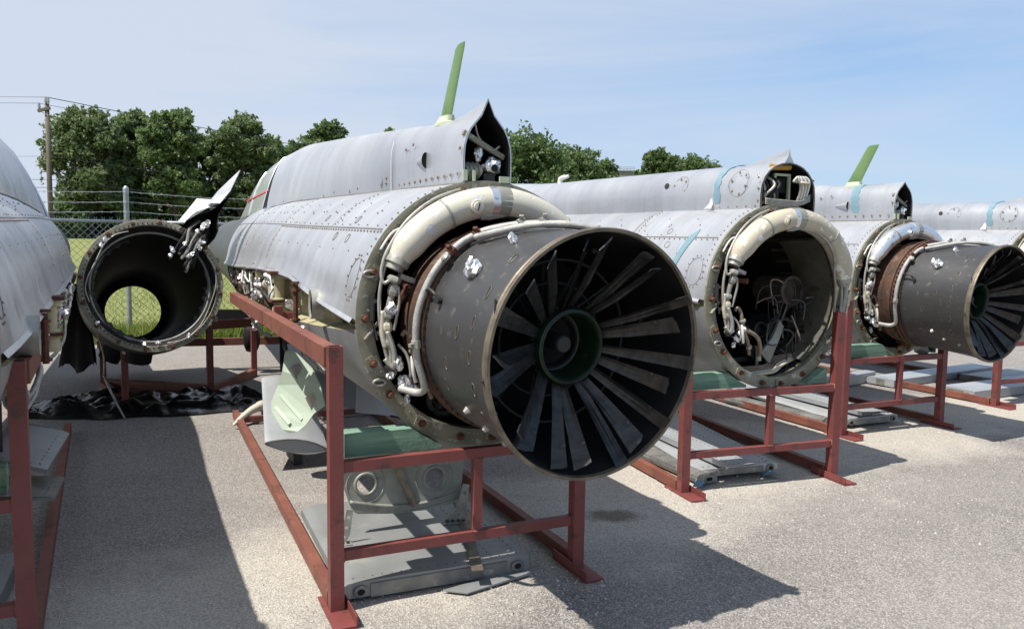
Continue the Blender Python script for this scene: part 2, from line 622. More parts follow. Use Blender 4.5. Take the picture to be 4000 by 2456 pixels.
def plate(outline, holes, th, mtx):
    """flat plate with holes; outline in 2D, mtx maps (x, y, thickness) to 3D"""
    pts = [Vector(p) for p in outline]
    edges = [(i, (i + 1) % len(pts)) for i in range(len(pts))]
    loops = [list(range(len(pts)))]
    for h in holes:
        o = len(pts)
        pts += [Vector(p) for p in h]
        edges += [(o + i, o + (i + 1) % len(h)) for i in range(len(h))]
        loops.append([o + i for i in range(len(h))])
    r = delaunay_2d_cdt(pts, edges, [], 1, 1e-6)
    V, F = r[0], r[2]

    def inside(poly, p):
        c = False
        for i in range(len(poly)):
            a, b = poly[i], poly[i - 1]
            if (a[1] > p[1]) != (b[1] > p[1]) and p[0] < (b[0] - a[0]) * (p[1] - a[1]) / (b[1] - a[1]) + a[0]:
                c = not c
        return c
    fs = []
    for f in F:
        cx = sum(V[i].x for i in f) / len(f)
        cy = sum(V[i].y for i in f) / len(f)
        if inside(outline, (cx, cy)) and not any(inside(h, (cx, cy)) for h in holes):
            fs.append(tuple(f))
    n = len(V)
    vs = [mtx(p.x, p.y, th / 2) for p in V] + [mtx(p.x, p.y, -th / 2) for p in V]
    faces = fs + [tuple(reversed([i + n for i in f])) for f in fs]
    cnt = {}
    for f in fs:
        for i in range(len(f)):
            a, b = f[i], f[(i + 1) % len(f)]
            cnt[(a, b)] = 1
    for (a, b) in cnt:
        if (b, a) not in cnt:
            faces.append((b, a, a + n, b + n))
    m = MB()
    m.add(vs, faces)
    return m


def circ(cx, cy, r, n=20):
    return [(cx + r * math.cos(2 * math.pi * i / n), cy + r * math.sin(2 * math.pi * i / n)) for i in range(n)]


def wad_mesh(name, seed, sx=1, sy=1, sz=1):
    g = random.Random(seed)
    nlat, nlon = 8, 11
    rows = []
    for i in range(nlat + 1):
        th = math.pi * i / nlat
        row = []
        for j in range(nlon):
            ph = 2 * math.pi * (j + .5 * (i % 2)) / nlon
            r = g.uniform(.62, 1.12)
            row.append((sx * r * math.sin(th) * math.cos(ph), sy * r * math.sin(th) * math.sin(ph), sz * r * math.cos(th)))
        rows.append(row)
    m = MB().grid(rows, close=True)
    me = bpy.data.meshes.new(name)
    me.from_pydata(m.v, [], m.f)
    me.materials.append(M['foil'])
    me.update()
    return me


WADS = [wad_mesh('foil_wad', s, *k) for s, k in ((1, (1, .8, .9)), (2, (1.2, .7, .8)), (3, (.7, .7, 1.3)))]


def foil(p, r, parent, k=0):
    o = link('foil_wad', WADS[k % 3], parent)
    o.location = p
    o.scale = (r, r, r)
    o.rotation_euler = (p[0] * 9, p[2] * 7, p[1] * 5)
    return o


# ------------------------------------------------------------------ ground
def ground():
    m = MB()
    # far field: level yard, rising gently behind the fence to the tree line
    xs = [-900, -300, -120, -70, -45, -30, -20, -12, -6, 0, 6, 12, 20, 30, 45, 70, 120, 300, 900]
    ys = [-300, -60, -20, -5, 4, 8, 11, 14, 17, 20, 25, 30, 36, 42, 50, 60, 80, 120, 300, 1500]

    def z(x, y):
        t = min(max((y - 14 - .5 * (x + 6) * (1 if x < 14 else 0)) / 28, 0), 1)
        t = t * t * (3 - 2 * t)
        side = min(max((16 - x) / 18, 0), 1)
        return -.012 + 1.5 * t * side
    m.grid([[(x, y, z(x, y)) for x in xs] for y in ys])
    o = m.build('grass_field', 'field', None, True)
    tag(o, kind='structure')
    # paved yard, one large sheet with a ragged back edge
    back = []
    x = -14.0
    while x <= 60:
        back.append((x, 12.0 + .58 * (x + 6) * (1 if x > -6 else .55) + .22 * math.sin(x * 3.1) + .15 * math.sin(x * 7.7), 0))
        x += .5
    m = MB()
    rows = []
    for t in (0, .25, .5, .75, .9, 1):
        rows.append([(p[0], -14 + (p[1] + 14) * t, 0.0) for p in back])
    m.grid(rows)
    o = m.build('pavement', 'asphalt')
    tag(o, kind='structure')


ground()

# ------------------------------------------------------------------ aircraft
ZC = 1.275          # height of the fuselage axis at the rear frame
RF = .625           # fuselage radius there


def lerp(a, b, t):
    return a + (b - a) * t


def interp(x, xs, ys):
    return float(np.interp(x, xs, ys))


class Fus:
    seed = 0.0
    """surface of one fuselage in its own frame: +Y runs forward, the rear frame is at Y = 0"""
    def __init__(self, slope):
        self.slope = slope

    def zc(self, y):
        return ZC + self.slope * y

    def r(self, y):
        return interp(y, [0, 1.5, 3.5, 5, 6.5, 8, 9.5, 10.2], [RF, .635, .655, .64, .56, .50, .46, .455])

    def p(self, y, th, off=0.0):
        """th in degrees from the top, positive to the right"""
        rr = self.r(y) + off
        k = min(max((y - .12) / .3, 0), 1) * min(max((76 - abs(th)) / 10, 0), 1)
        if k > 0:
            rr += k * (.0035 * mnoise.noise(Vector((th * .045, y * 1.6, self.seed))) + .0016 * mnoise.noise(Vector((th * .11, y * 4, self.seed + 3))))
        a = R(th)
        return (rr * math.sin(a), y, self.zc(y) + rr * math.cos(a))

    def bay_end(self, y):
        return interp(y, [0.05, .25, 1, 1.9, 2.6, 4.8, 5.6], [95, 98, 104, 110, 118, 118, 95])

    straight = False

    def sill(self, y):
        if self.straight:
            return interp(y, [0, 5.5], [91, 87.5])
        return interp(y, [0, .3, .8, 1.45, 2.2, 3.1, 4.0, 5.5], [91, 89, 86.5, 81, 81, 83, 86.5, 90])


def disc_on(m, c, nrm, r, n=6, stretch=1.0, tdir=None, h=.0025):
    c = Vector(c)
    nrm = Vector(nrm).normalized()
    t = Vector(tdir).normalized() if tdir is not None else nrm.orthogonal().normalized()
    b = nrm.cross(t)
    vs = [c + t * r * stretch * math.cos(2 * math.pi * i / n) + b * r * math.sin(2 * math.pi * i / n) + nrm * h for i in range(n)]
    vs2 = [c + t * r * stretch * math.cos(2 * math.pi * i / n) + b * r * math.sin(2 * math.pi * i / n) - nrm * h for i in range(n)]
    m.add(vs + vs2, [tuple(range(n))] + [(i, i + n, (i + 1) % n + n, (i + 1) % n) for i in range(n)])


def spine_profile(kind, y, z0s):
    """half-open list of (x, z) over the dorsal spine cross-section, left foot to right foot"""
    low_horn = kind == 'low'
    if low_horn:
        kind = 'narrow'
    if kind in ('narrow', 'broad'):
        w = interp(y, [0, .9, 1.04, 1.06, 2.5, 4.4, 5.2], [.122, .13, .132, .145, .22, .31, .33])
        if kind == 'broad':
            w *= interp(y, [0, 1, 3, 5.2], [1, 1, 1.4, 1.5])
        top = interp(y, [0, .6, 1.06, 2.6, 4.0, 5.2], [2.205, 2.235, 2.27, 2.37, 2.45, 2.44]) + z0s
        base = interp(y, [0, 1.06, 2.5, 5.2], [1.865, 1.88, 1.90, 1.92]) + z0s
        cx = 0.0
        shoulder = interp(y, [0, 1.04, 1.06, 3.5], [.42, .40, .34, .03])
    else:
        w = interp(y, [0, 1.5, 3, 5.2], [.245, .25, .27, .33])
        top = interp(y, [0, .6, 3.3, 5.2], [2.178, 2.195, 2.225, 2.34]) + z0s
        base = interp(y, [0, 2.5, 5.2], [1.835, 1.84, 1.86]) + z0s
        cx = .045 * max(0, 1 - y / 6)
        shoulder = .40
    ry = interp(y, [0, 1.5, 3.5, 5, 6.5], [RF, .635, .655, .64, .56])
    base = ZC + z0s / .55 + math.sqrt(max(ry * ry - (w + abs(cx)) ** 2, .01)) - .012
    pw = interp(y, [0, 1.06, 2, 4, 5.2], [.92, .92, 1.05, 1.6, 2.0]) if kind != 'wide' else interp(y, [0, 2.5, 5.2], [.92, .92, 1.6])
    out = []
    zs = base + (top - base) * shoulder
    for t in (0, .5):
        out.append((-w, lerp(base, zs, t)))
    N = 12
    for i in range(N + 1):
        a = math.pi * (1 - i / N)
        out.append((w * math.cos(a), zs + (top - zs) * math.sin(a) ** pw))
    for t in (.5, 0):
        out.append((w, lerp(base, zs, t)))
    if kind == 'narrow' and y < .62:
        pk = (1 - y / .62) ** 1.7 * (.42 if low_horn else 1)
        o2 = []
        for x, zz in out:
            u = abs(x) / w
            tgt = zz
            if zz > zs:
                # ogee: pull the shoulders in and lift the centre
                tgt = zs + (top - zs) * .93 * math.sqrt(max(0, 1 - u ** 2.2)) + .092 * math.exp(-(u / .20) ** 1.3)
            o2.append((x, lerp(zz, tgt, pk)))
        out = o2
    return [(x + cx, zz) for x, zz in out], w, cx, base, top


def build_blade_meshes():
    """thin turned vanes; one mesh for each of four wear states"""
    res = []
    for k, (L, w0, w1, tw0, tw1, fold, clip) in enumerate(((1.0, .036, .068, 70, 80, .030, .05), (1.0, .034, .060, 62, 70, .022, .03),
                                                           (1.0, .038, .076, 78, 98, .042, .08), (1.0, .034, .058, 80, 106, .018, .04))):
        rows = []
        for i, t in enumerate((0, .12, .4, .7, .88, 1.0)):
            w = lerp(w0, w1, t)
            tw = R(lerp(tw0, tw1, t))
            f = fold * max(0, t - .45) / .55
            lead = Vector((0, -w * math.cos(tw), w * math.sin(tw))) * .5
            tr = -lead
            mid = Vector((0, 0, 0)) + Vector((0, math.sin(tw), math.cos(tw))) * (.18 * w)
            tip = Vector((t * L, 0, 0))
            nrm = Vector((0, math.sin(tw), math.cos(tw)))
            tr = tr + nrm * f
            q = [tip + lead - Vector((clip * .5 if t == 1 else 0, 0, 0)), tip + lead * .35 + mid * .7, tip + tr * .45 + mid * .6,
                 tip + tr + Vector((clip * .3 if t == 1 else 0, 0, 0))]
            th = .0028
            rows.append([p + nrm * th for p in q] + [p - nrm * th for p in reversed(q)])
        m = MB().grid(rows, close=True)
        n = len(rows[0])
        m.f.append(tuple(range((len(rows) - 1) * n, len(rows) * n)))
        me = bpy.data.meshes.new('blade')
        me.from_pydata([tuple(p) for p in m.v], [], m.f)
        me.materials.append(M['blade'])
        me.update()
        res.append(me)
    return res


BLADES = build_blade_meshes()
TIPS = [(-.16, 1.54), (-.23, 1.45), (-.34, 1.36), (-.34, 1.21), (-.36, 1.11), (-.25, .94), (-.22, .89), (-.06, .79), (.02, .80),
        (.22, .77), (.26, .86), (.41, .90), (.42, 1.05), (.51, 1.14), (.43, 1.29), (.46, 1.39), (.31, 1.50), (.28, 1.56), (.07, 1.59),
        (0, 1.59)]


def bolt_mesh():
    m = MB()
    m.lathe([(0, -.030), (.011, -.030), (.012, -.026), (.012, -.008), (.019, -.006), (.020, 0), (0, .002)],
            lambda a, r, s: (r * math.cos(a), s, r * math.sin(a)), 8)
    me = bpy.data.meshes.new('bolt')
    me.from_pydata([tuple(p) for p in m.v], [], m.f)
    me.materials.append(M['rust'])
    me.update()
    return me


BOLT = bolt_mesh()


def lug_mesh():
    m = MB()
    o = [(-.034, -.028), (.034, -.028), (.036, .0), (.030, .026), (.0, .034), (-.030, .026), (-.036, .0)]
    m = plate(o, [], .008, lambda x, y, t: (x, t, y))
    me = bpy.data.meshes.new('lug_plate')
    me.from_pydata([tuple(p) for p in m.v], [], m.f)
    me.materials.append(M['olive'])
    me.update()
    return me


LUG = lug_mesh()


def engine(root, tips=TIPS):
    """exhaust section that sticks out of the rear frame"""
    A = Vector((.0, .15, 1.268))
    B = Vector((.08, -.90, 1.192))
    ax = (A - B).normalized()
    ex = Vector((1, 0, 0))
    ex = (ex - ax * ex.dot(ax)).normalized()
    ez = ex.cross(ax)
    if ez.z < 0:
        ez = -ez

    def fr(a, r, s):
        return B + ax * s + ex * (r * math.cos(a)) + ez * (r * math.sin(a))
    m = MB()
    m.lathe([(.4835, 0.018), (.480, .03), (.474, .06), (.467, .14), (.461, .30), (.457, .50), (.456, .60)], fr, 96)
    noz = m.build('exhaust_nozzle', 'nozzle', root, True)
    m = MB()
    m.lathe([(.470, .012), (.474, -.004), (.486, -.004), (.489, .006), (.486, .018), (.4835, .018), (.484, .022), (.488, .026), (.486, .034),
             (.476, .034)], fr, 96)
    m.build('lip_ring', 'lip', noz, True, 40)
    m = MB()
    m.lathe([(.470, .012), (.455, .10), (.43, .28), (.405, .50), (.36, .60), (.0, .62)], fr, 72)
    m.build('inner_liner', 'black', noz, True, 40)
    # rust coloured flange behind the shell
    m = MB()
    prof = [(.456, .60), (.470, .60), (.470, .615), (.455, .618), (.455, .635), (.474, .637), (.474, .652), (.455, .655), (.452, .69), (.466, .692),
            (.466, .705), (.448, .71), (.44, .78), (.45, .79), (.45, .805), (.43, .81), (.40, 1.02)]
    m.lathe(prof, fr, 96)
    fl = m.build('flange', 'rustband', noz, True, 30)
    m = MB()
    for k in range(72):
        a = 2 * math.pi * k / 72
        p = fr(a, .4735, .626)
        d = (fr(a, 1, .626) - fr(a, 0, .626))
        disc_on(m, fr(a, .462, .672), d, .008, 6, 1, None, .004)
        m.tube([fr(a + .02, .4635, .596), fr(a + .02, .4635, .612)], .007, 6)
    m.build('flange_bolts', 'dark', fl)['kind'] = 'stuff'
    # pressed oval marks and fittings on the shell
    rr = random.Random(4)
    m = MB()
    for a, s in ((150, .16), (165, .18), (181, .17), (196, .16), (211, .16), (130, .17), (228, .15), (142, .42), (203, .45), (218, .40), (172, .30), (190, .40)):
        c = Vector(fr(R(a), .4662 - (s - .16) * .035, s))
        d = Vector(fr(R(a), 1, s)) - Vector(fr(R(a), 0, s))
        t = ax
        b = d.cross(t).normalized()
        ring = [c + t * .012 * math.cos(x) + b * .026 * math.sin(x) + d * .001 for x in np.linspace(0, 2 * math.pi, 17)]
        m.tube(ring, .0016, 5, False)
    m.split('pressed_oval', 'lip', noz)
    m = MB()
    for a, s in ((214, .33), (222, .24), (226, .12)):
        c = Vector(fr(R(a), .459, s))
        d = Vector(fr(R(a), 1, s)) - Vector(fr(R(a), 0, s))
        m.tube([c, c + d * .012, c + d * .022], [.018, .013, .009], 8)
        m.build('boss_fitting', 'pipe', noz)
        m = MB()
    for a, s, r0 in ((141, .36, .052), (139, .41, .03), (118, .31, .028)):
        foil(fr(R(a), .472, s), r0 * .9, noz, int(a))
    # bent probe and clamps
    m = MB()
    m.tube(spline([fr(R(158), .492, .60), fr(R(157), .497, .57), fr(R(158), .49, .53), fr(R(160), .465, .51)], 5), .007, 6)
    m.tube([fr(R(160), .455, .515), fr(R(161), .485, .50)], .014, 8)
    m.split('probe', 'dark', noz)
    # wrapped bleed pipes lying round the shell
    pa = [(78, .482, .19), (92, .482, .30), (103, .486, .42), (112, .488, .50), (120, .49, .56), (132, .49, .60), (150, .492, .615), (170, .492, .62),
          (190, .492, .62), (204, .494, .62), (209, .505, .63), (210, .53, .67), (207, .57, .74)]
    m = MB()
    m.tube(spline([fr(R(a), r, s) for a, r, s in pa], 8), .0155, 10)
    m.build('wrapped_pipe', 'pipewrap', noz, True)
    pb = [(70, .482, .15), (88, .484, .24), (100, .486, .33), (111, .488, .41), (118, .488, .48), (123, .488, .55)]
    m = MB()
    m.tube(spline([fr(R(a), r, s) for a, r, s in pb], 8), .014, 10)
    m.build('wrapped_pipe', 'pipewrap', noz, True)
    for a, s in ((121, .56), (135, .605), (185, .62), (104, .43), (97, .35)):
        m = MB()
        c = Vector(fr(R(a), .49, s))
        tt = (Vector(fr(R(a + 2), .49, s)) - c).normalized()
        m.tube([c - tt * .016, c + tt * .016], .021, 8)
        d = (Vector(fr(R(a), 1, s)) - Vector(fr(R(a), 0, s)))
        m.bar(c, c + d * .034 - ax * .012, .018, .014)
        m.split('pipe_clamp', 'rust' if a in (121, 135) else 'pipe', noz)
    m = MB()
    c = Vector(fr(R(140), .492, .585))
    d = (Vector(fr(R(140), 1, .58)) - Vector(fr(R(140), 0, .58)))
    m.tube([c, c + d * .014, c + d * .020], [.020, .020, .012], 10)
    m.build('round_nut', 'pipe', noz)
    # thin spray bars and rings deep inside
    for k in range(12):
        a = 2 * math.pi * k / 12 + .2
        m = MB()
        m.tube([fr(a, .12, .40), fr(a, .40, .30)], .006, 5)
        m.tube([fr(a, .40, .30), fr(a, .40, .25)], .012, 6)
        m.build('spray_bar', 'dark', noz)
    for rr_, s_ in ((.24, .36), (.34, .31)):
        m = MB()
        m.tube([fr(2 * math.pi * k / 48, rr_, s_) for k in range(49)], .0075, 6, False)
        m.build('flame_ring', 'dark', noz, True)
    # hub
    hub = MB()
    hub.lathe([(.150, .36), (.157, .27), (.157, .205), (.152, .19), (.140, .185), (.135, .19), (.131, .21), (.127, .24), (.124, .28),
               (.122, .315), (.112, .32), (.108, .31)], fr, 56)
    hb = hub.build('hub', 'hubgreen', noz, True, 35)
    m = MB()
    m.lathe([(.1105, .312), (.104, .315), (.100, .35), (.06, .365), (.055, .35), (.0, .355)], fr, 48)
    m.build('bowl', 'black', hb, True, 35)
    m = MB()
    m.lathe([(.036, .36), (.036, .25), (.031, .243), (.0, .242)], fr, 28)
    m.build('centre_boss', 'dark', hb, True, 35)
    m = MB()
    m.lathe([(.140, .1835), (.142, .179), (.146, .1835)], fr, 56)
    m.build('rim_bead', 'hubgreen', hb, True)
    m = MB()
    for k in range(30):
        a = 2 * math.pi * k / 30
        c = fr(a, .156, .235)
        m.tube([c, fr(a, .170, .235)], .009, 6)
    m.build('root_studs', 'innershade', hb)['kind'] = 'stuff'
    # vanes
    for k, (tx, tz) in enumerate(tips):
        d = Vector((tx - .08, 0, tz - 1.192))
        a = math.atan2(d.z, d.x)
        L = d.length
        root_p = Vector(fr(a, .155, .215))
        tip_p = Vector(fr(a, L * 1.05, -.016 + .02 * ((k * 7) % 5 - 2) * .6))
        x = (tip_p - root_p)
        ln = x.length
        x.normalize()
        y = ax - x * ax.dot(x)
        y.normalize()
        z = x.cross(y)
        ro = R((k * 37) % 23 - 11)
        y, z = y * math.cos(ro) + z * math.sin(ro), z * math.cos(ro) - y * math.sin(ro)
        bm = link('blade', BLADES[(k * 3) % 4], noz)
        mm = Matrix((x * ln, y, z)).transposed().to_4x4()
        mm.translation = root_p
        bm.matrix_local = mm
    return noz


def crumb(p, s, rnd):
    return tuple(p[i] + rnd.uniform(-s, s) for i in range(3))


def fuselage(loc, heading, label, slope, spine, duct, has_engine, sides, detail, zoff=0.0, ring_items='left', mast=True, tape=False):
    root = empty('aircraft_fuselage', (loc[0], loc[1], zoff), heading)
    tag(root, label, 'aircraft', 'stripped jet fuselages in the row')
    F = Fus(slope)
    F.seed = loc[0]
    F.straight = spine == 'broad'
    rnd = random.Random(int(loc[0] * 100) + 5)
    ys = [0.0, .04, .1, .3, .6, 1, 1.5, 2, 2.5, 3, 3.5, 4, 4.5, 5, 5.5, 6, 6.5, 7, 7.5, 8, 8.6, 9.2, 9.6]
    yf = sorted(set(ys[:15]) | {round(v, 3) for v in np.arange(.2, 5.5, .15)})
    # ---- upper skin
    ths = np.linspace(-1, 1, 57)
    rows = []
    for y in yf:
        row = []
        for t in ths:
            off = 0.0
            t = t * F.sill(y)
            e = (abs(t) - F.sill(y) + 9) / 9
            if e > 0 and .05 < y < 6:
                off = .020 * e * e * min(1, y / .4)
            p = list(F.p(y, t, off))
            row.append(tuple(p))
        rows.append(row)
    m = MB().grid(rows)
    skin = m.build('skin', 'silver', root, True)
    # rolled sill edge
    for s in (-1, 1):
        m = MB()
        pr = []
        for y in [.06] + ys[3:15]:
            a = F.p(y, s * F.sill(y), .020 * min(1, y / .4))
            pr.append([a, (a[0] + s * .012, a[1], a[2] - .018), (a[0] - s * .002, a[1], a[2] - .032), (a[0] - s * .03, a[1], a[2] - .03)])
        m.grid(pr)
        m.build('sill_edge', 'silver', root)
    # forward nose, dark
    m = MB()
    rows = []
    for y in ys[14:]:
        rows.append([F.p(y, t, -.003) for t in np.linspace(-180, 180, 49)[:-1]])
    m.grid(rows, close=True)
    m.build('nose_section', 'noseGrey', root, True)
    m = MB()
    yn = ys[-1]
    m.lathe([(F.r(yn) - .003, 0), (F.r(yn) + .004, .02), (F.r(yn) - .012, .05), (F.r(yn) - .03, .02), (F.r(yn) - .06, -.5), (.0, -.52)],
            lambda a, r, s_: (r * math.cos(a), yn + s_, F.zc(yn) + r * math.sin(a)), 40)
    m.build('intake_lip', 'noseGrey', root, True, 40)
    m = MB()
    m.lathe([(.26, -.45), (.24, -.1), (.17, .2), (.08, .45), (.0, .58)], lambda a, r, s_: (r * math.cos(a), yn + s_, F.zc(yn) + r * math.sin(a)), 32)
    m.build('intake_cone', 'antenna', root, True)
    # ---- belly and wing root bays
    rows = []
    for y in ys[:15]:
        be = F.bay_end(y)
        row = []
        tl = np.concatenate([np.linspace(be, 180, 14), np.linspace(180, 360 - be, 14)[1:]])
        for t in tl:
            row.append(F.p(y, t, -.012 if .05 < y < 5.6 else 0.0))
        rows.append(row)
    m = MB().grid(rows)
    m.build('belly', 'belly', root, True)
    for s in (-1, 1):
        rows = []
        for y in [.03] + ys[2:15]:
            be = F.bay_end(y)
            dep = -.012 - interp(y, [0, .2, .5, 5, 5.5], [0, .05, .10, .10, 0])
            a, b = s * F.sill(y), s * be
            rows.append([F.p(y, a, -.004), F.p(y, a, dep), F.p(y, lerp(a, b, .35), dep), F.p(y, lerp(a, b, .7), dep), F.p(y, b, dep),
                         F.p(y, b, -.012)])
        m = MB().grid(rows)
        bay = m.build('wing_root_bay', 'bayolive', root)
        if s in sides:
            bay_items(root, bay, F, s, rnd)
    # ---- rear frame
    m = MB()
    prof = [(RF, .015), (RF + .004, .0), (RF + .004, -.006), (RF - .008, -.008), (RF - .066, -.008), (RF - .076, -.002), (RF - .076, .06), (RF - .05, .065)]
    m.lathe(prof, lambda a, r, s: (r * math.cos(a), s, ZC + r * math.sin(a)), 96)
    ring = m.build('rear_frame', 'olive', root, True, 35)
    nb = 19
    for k in range(nb):
        a = 2 * math.pi * (k + .5) / nb + .03 * math.sin(k * 2.1)
        rr = RF - .036
        o = link('bolt', BOLT, ring)
        o.location = (rr * math.cos(a), -.014, ZC + rr * math.sin(a))
        o.rotation_euler = (0, -a, 0)
        if k % 2 == 0 or 4 < k < 9:
            g = link('lug_plate', LUG, ring)
            g.location = (rr * math.cos(a), -.013, ZC + rr * math.sin(a))
            g.rotation_euler = (0, -a + math.pi / 2, 0)
    m = MB()
    for k in range(150):
        a = rnd.uniform(0, 2 * math.pi)
        rr = RF - rnd.uniform(.012, .062)
        disc_on(m, (rr * math.cos(a), -.0085, ZC + rr * math.sin(a)), (0, -1, 0), rnd.uniform(.0028, .006), 6, 1, None, .0025)
    m.build('frame_rivets', 'pipe', ring)['kind'] = 'stuff'
    m = MB()
    m.lathe([(RF - .076, .055), (RF - .10, .3), (RF - .12, 1.3), (.0, 1.32)], lambda a, r, s: (r * math.cos(a), s, ZC + r * math.sin(a)), 48)
    m.build('engine_bay', 'innershade', root, True, 40)
    # ---- dorsal spine
    z0 = lambda y: slope * y * .55
    yy = [0, .04, .1, .18, .28, .4, .55, .62, .8, 1.02] + ([1.035, 1.05] if spine != 'wide' else [1.05]) + [1.3, 1.7, 2.1, 2.5, 3, 3.5, 4, 4.4]
    rows = []
    for y in yy:
        pr, w, cx, base, top = spine_profile(spine, y, z0(y))
        base_lift = .0
        rows.append([(x, y, z) for x, z in pr])
    m = MB().grid(rows)
    sp = m.build('dorsal_spine', 'silver', root, True, 50)
    for s in (0, -1):
        m = MB()
        q = []
        for row in rows:
            x, y, z = row[s]
            q.append((x + (.004 if s else -.004), y, z + .013))
        m.tube(q, .0055, 5)
        m.build('foot_seam', 'seam', sp)
    # inner lining and bulkhead of the open rear end, coloured dark for its shade
    rows = []
    for y in (.004, .06, .18, .3, .42):
        pr, w, cx, base, top = spine_profile(spine, y, z0(y))
        cz = lerp(base, top, .4)
        rows.append([(lerp(cx, x, .955), y, lerp(cz, z, .965)) for x, z in pr])
    m = MB().grid(rows)
    m.f.append(tuple(range(4 * len(rows[0]), 5 * len(rows[0]))))
    m.build('spine_lining', 'innershade', sp, True, 40)
    pr, w, cx, base, top = spine_profile(spine, 0, 0)
    m = MB()
    m.grid([[(x, -.004, z) for x, z in pr], [(lerp(cx, x, .95), -.004, lerp(lerp(base, top, .4), z, .962)) for x, z in pr]])
    m.build('spine_rim', 'lip' if spine == 'wide' else 'silver', sp)
    if spine == 'wide':
        m = MB()
        o = [(-.01, 2.165), (.40, 2.185), (.05, 2.255), (.0, 2.275)]
        rows = [[(cx + .022 * (1 if k == 0 else .35) * 1, y, z) for k, (y, z) in enumerate(o)],
                [(cx + .0, y - .0, z + .004) for y, z in o],
                [(cx - .022 * (1 if k == 0 else .35), y, z) for k, (y, z) in enumerate(o)]]
        m = MB()
        # small shark-fin fairing: wide at the foot, thin at the tip
        pts = []
        for y, z, hw in ((.42, 2.19, .004), (.3, 2.215, .008), (.15, 2.243, .012), (.0, 2.272, .006)):
            zb = 2.17
            pts.append([(cx - .045 * (1 - y / .5), y, zb), (cx - hw * 1.2, y, lerp(zb, z, .55)), (cx, y, z), (cx + hw * 1.2, y, lerp(zb, z, .55)),
                        (cx + .045 * (1 - y / .5), y, zb)])
        m.grid(pts)
        n0 = 15
        m.f.append((15, 16, 17, 18, 19))
        m.build('fin_fairing', 'silver', sp, False)
    dorsal_items(sp, spine, rnd, cx)
    # ---- canopy: metal fairing, black gap and clouded glass
    rows = []
    for y in np.linspace(4.4, 5.05, 4):
        pr, w, cx_, base, top = spine_profile(spine, y, z0(y))
        rows.append([(x, y - .45 * (1 - (z - base) / (top - base)) * ((y - 4.4) / .65), z) for x, z in pr])
    m = MB().grid(rows)
    m.build('canopy_fairing', 'silver', sp, True)
    last = rows[-1]
    prl, wl_, cxl_, basel, topl = spine_profile(spine, 5.05, z0(5.05))
    gapw = [.05 + .30 * (1 - (z - basel) / (topl - basel)) for x, y, z in last]
    rows2 = [[(x * .998, y + .002, z - .001) for x, y, z in last], [(x * .965, y + g_ * .5, z - .008) for (x, y, z), g_ in zip(last, gapw)],
             [(x * .98, y + g_, z - .004) for (x, y, z), g_ in zip(last, gapw)]]
    MB().grid(rows2).build('canopy_gap', 'black', sp)
    rows3 = []
    pr, w, cx_, base, top = spine_profile(spine, 5.05, z0(5.05))
    for t in np.linspace(0, 1, 11):
        row = []
        for (x, y, z), (px_, pz_) in zip(last, pr):
            k = (pz_ - base) / (top - base)
            zt = lerp(base - .02, base + (top - base) * (1 - .12 * t - .80 * t ** 3), k)
            row.append((x * (.985 - .25 * t - .25 * t ** 3), lerp(y + .05 + .30 * (1 - k), 8.3, t), zt))
        rows3.append(row)
    can = MB().grid(rows3).build('canopy_glass', 'glass', sp, True)
    for i in (0, 4):
        m = MB()
        m.tube([(x, y, z) for x, y, z in rows3[i]], .009, 6)
        m.build('canopy_frame', 'silver', sp, True)
    m = MB()
    m.tube(spline([(-.262, 4.85, 2.05 + slope * 3), (-.25, 5.6, 2.04 + slope * 3), (-.215, 7.0, 2.03 + slope * 3)], 4), .010, 5)
    m.build('red_canopy_stripe', 'red', sp)
    # ---- seams, rivets, hatches
    m = MB()

    def ribbon_y(th0, y0, y1, w=.0035, n=24):
        rr_ = []
        for y in np.linspace(y0, y1, n):
            da = math.degrees(w / F.r(y))
            rr_.append([F.p(y, th0 - da, .003), F.p(y, th0 + da, .003)])
        m.grid(rr_)

    def ribbon_t(y, t0, t1, w=.0035, n=24):
        rr_ = []
        for t in np.linspace(t0, t1, n):
            rr_.append([F.p(y - w, t, .003), F.p(y + w, t, .003)])
        m.grid(rr_)
    for s in (-1, 1):
        ribbon_y(s * 51, .06, 5.5)
        ribbon_t(2.62, s * 20, s * 80)
        ribbon_t(3.9, s * 24, s * 84)
        ribbon_t(1.06, s * 14, s * 51, .003)
    m.split('panel_seam', 'seam', root)
    m = MB()

    def rv(y, t, r=.0065, st=1.0):
        p = F.p(y, t, .0025)
        nn = (math.sin(R(t)), 0, math.cos(R(t)))
        disc_on(m, p, nn, r * .85, 6, st, (0, 1, 0), .002)
    for s in (-1, 1):
        for y in np.arange(.10, 2.65, .058):
            rv(y, s * 52.5, .0068)
        for y in np.arange(.18, 4.3, .17):
            rv(y, s * 49.2, .0045)
        for t in np.arange(20, 79, 3.6):
            rv(2.56, s * t, .0045)
            rv(.055, s * t, .0055)
        for t in np.arange(22, 50, 2.6):
            rv(1.0 + .012 * (t % 3), s * t, .0055)
        for y in np.arange(.35, 4.6, .32):
            rv(y, s * 40, .006)
            rv(y + .1, s * 33, .0045)
            rv(y + .05, s * 63, .004)
        for y in np.arange(.3, 5.2, .2):
            rv(y, s * (F.sill(y) - 2.5), .0045)
        for k in range(14):                                 # oval hatch on the flank
            a = 2 * math.pi * k / 14
            rv(.15 + .085 * math.cos(a), s * (74 + 10 * math.sin(a)), .0055)
        for k in range(10):                                 # round caps
            rv(.35 + .3 * k + rnd.uniform(-.05, .05), s * (44 + rnd.uniform(-5, 5)), .0055)
        for k in range(12):
            rv(4.2 + rnd.uniform(-.5, .9), s * rnd.uniform(62, 84), .005, 1.6)
    m.build('skin_fasteners', 'rivet', root)['kind'] = 'stuff'
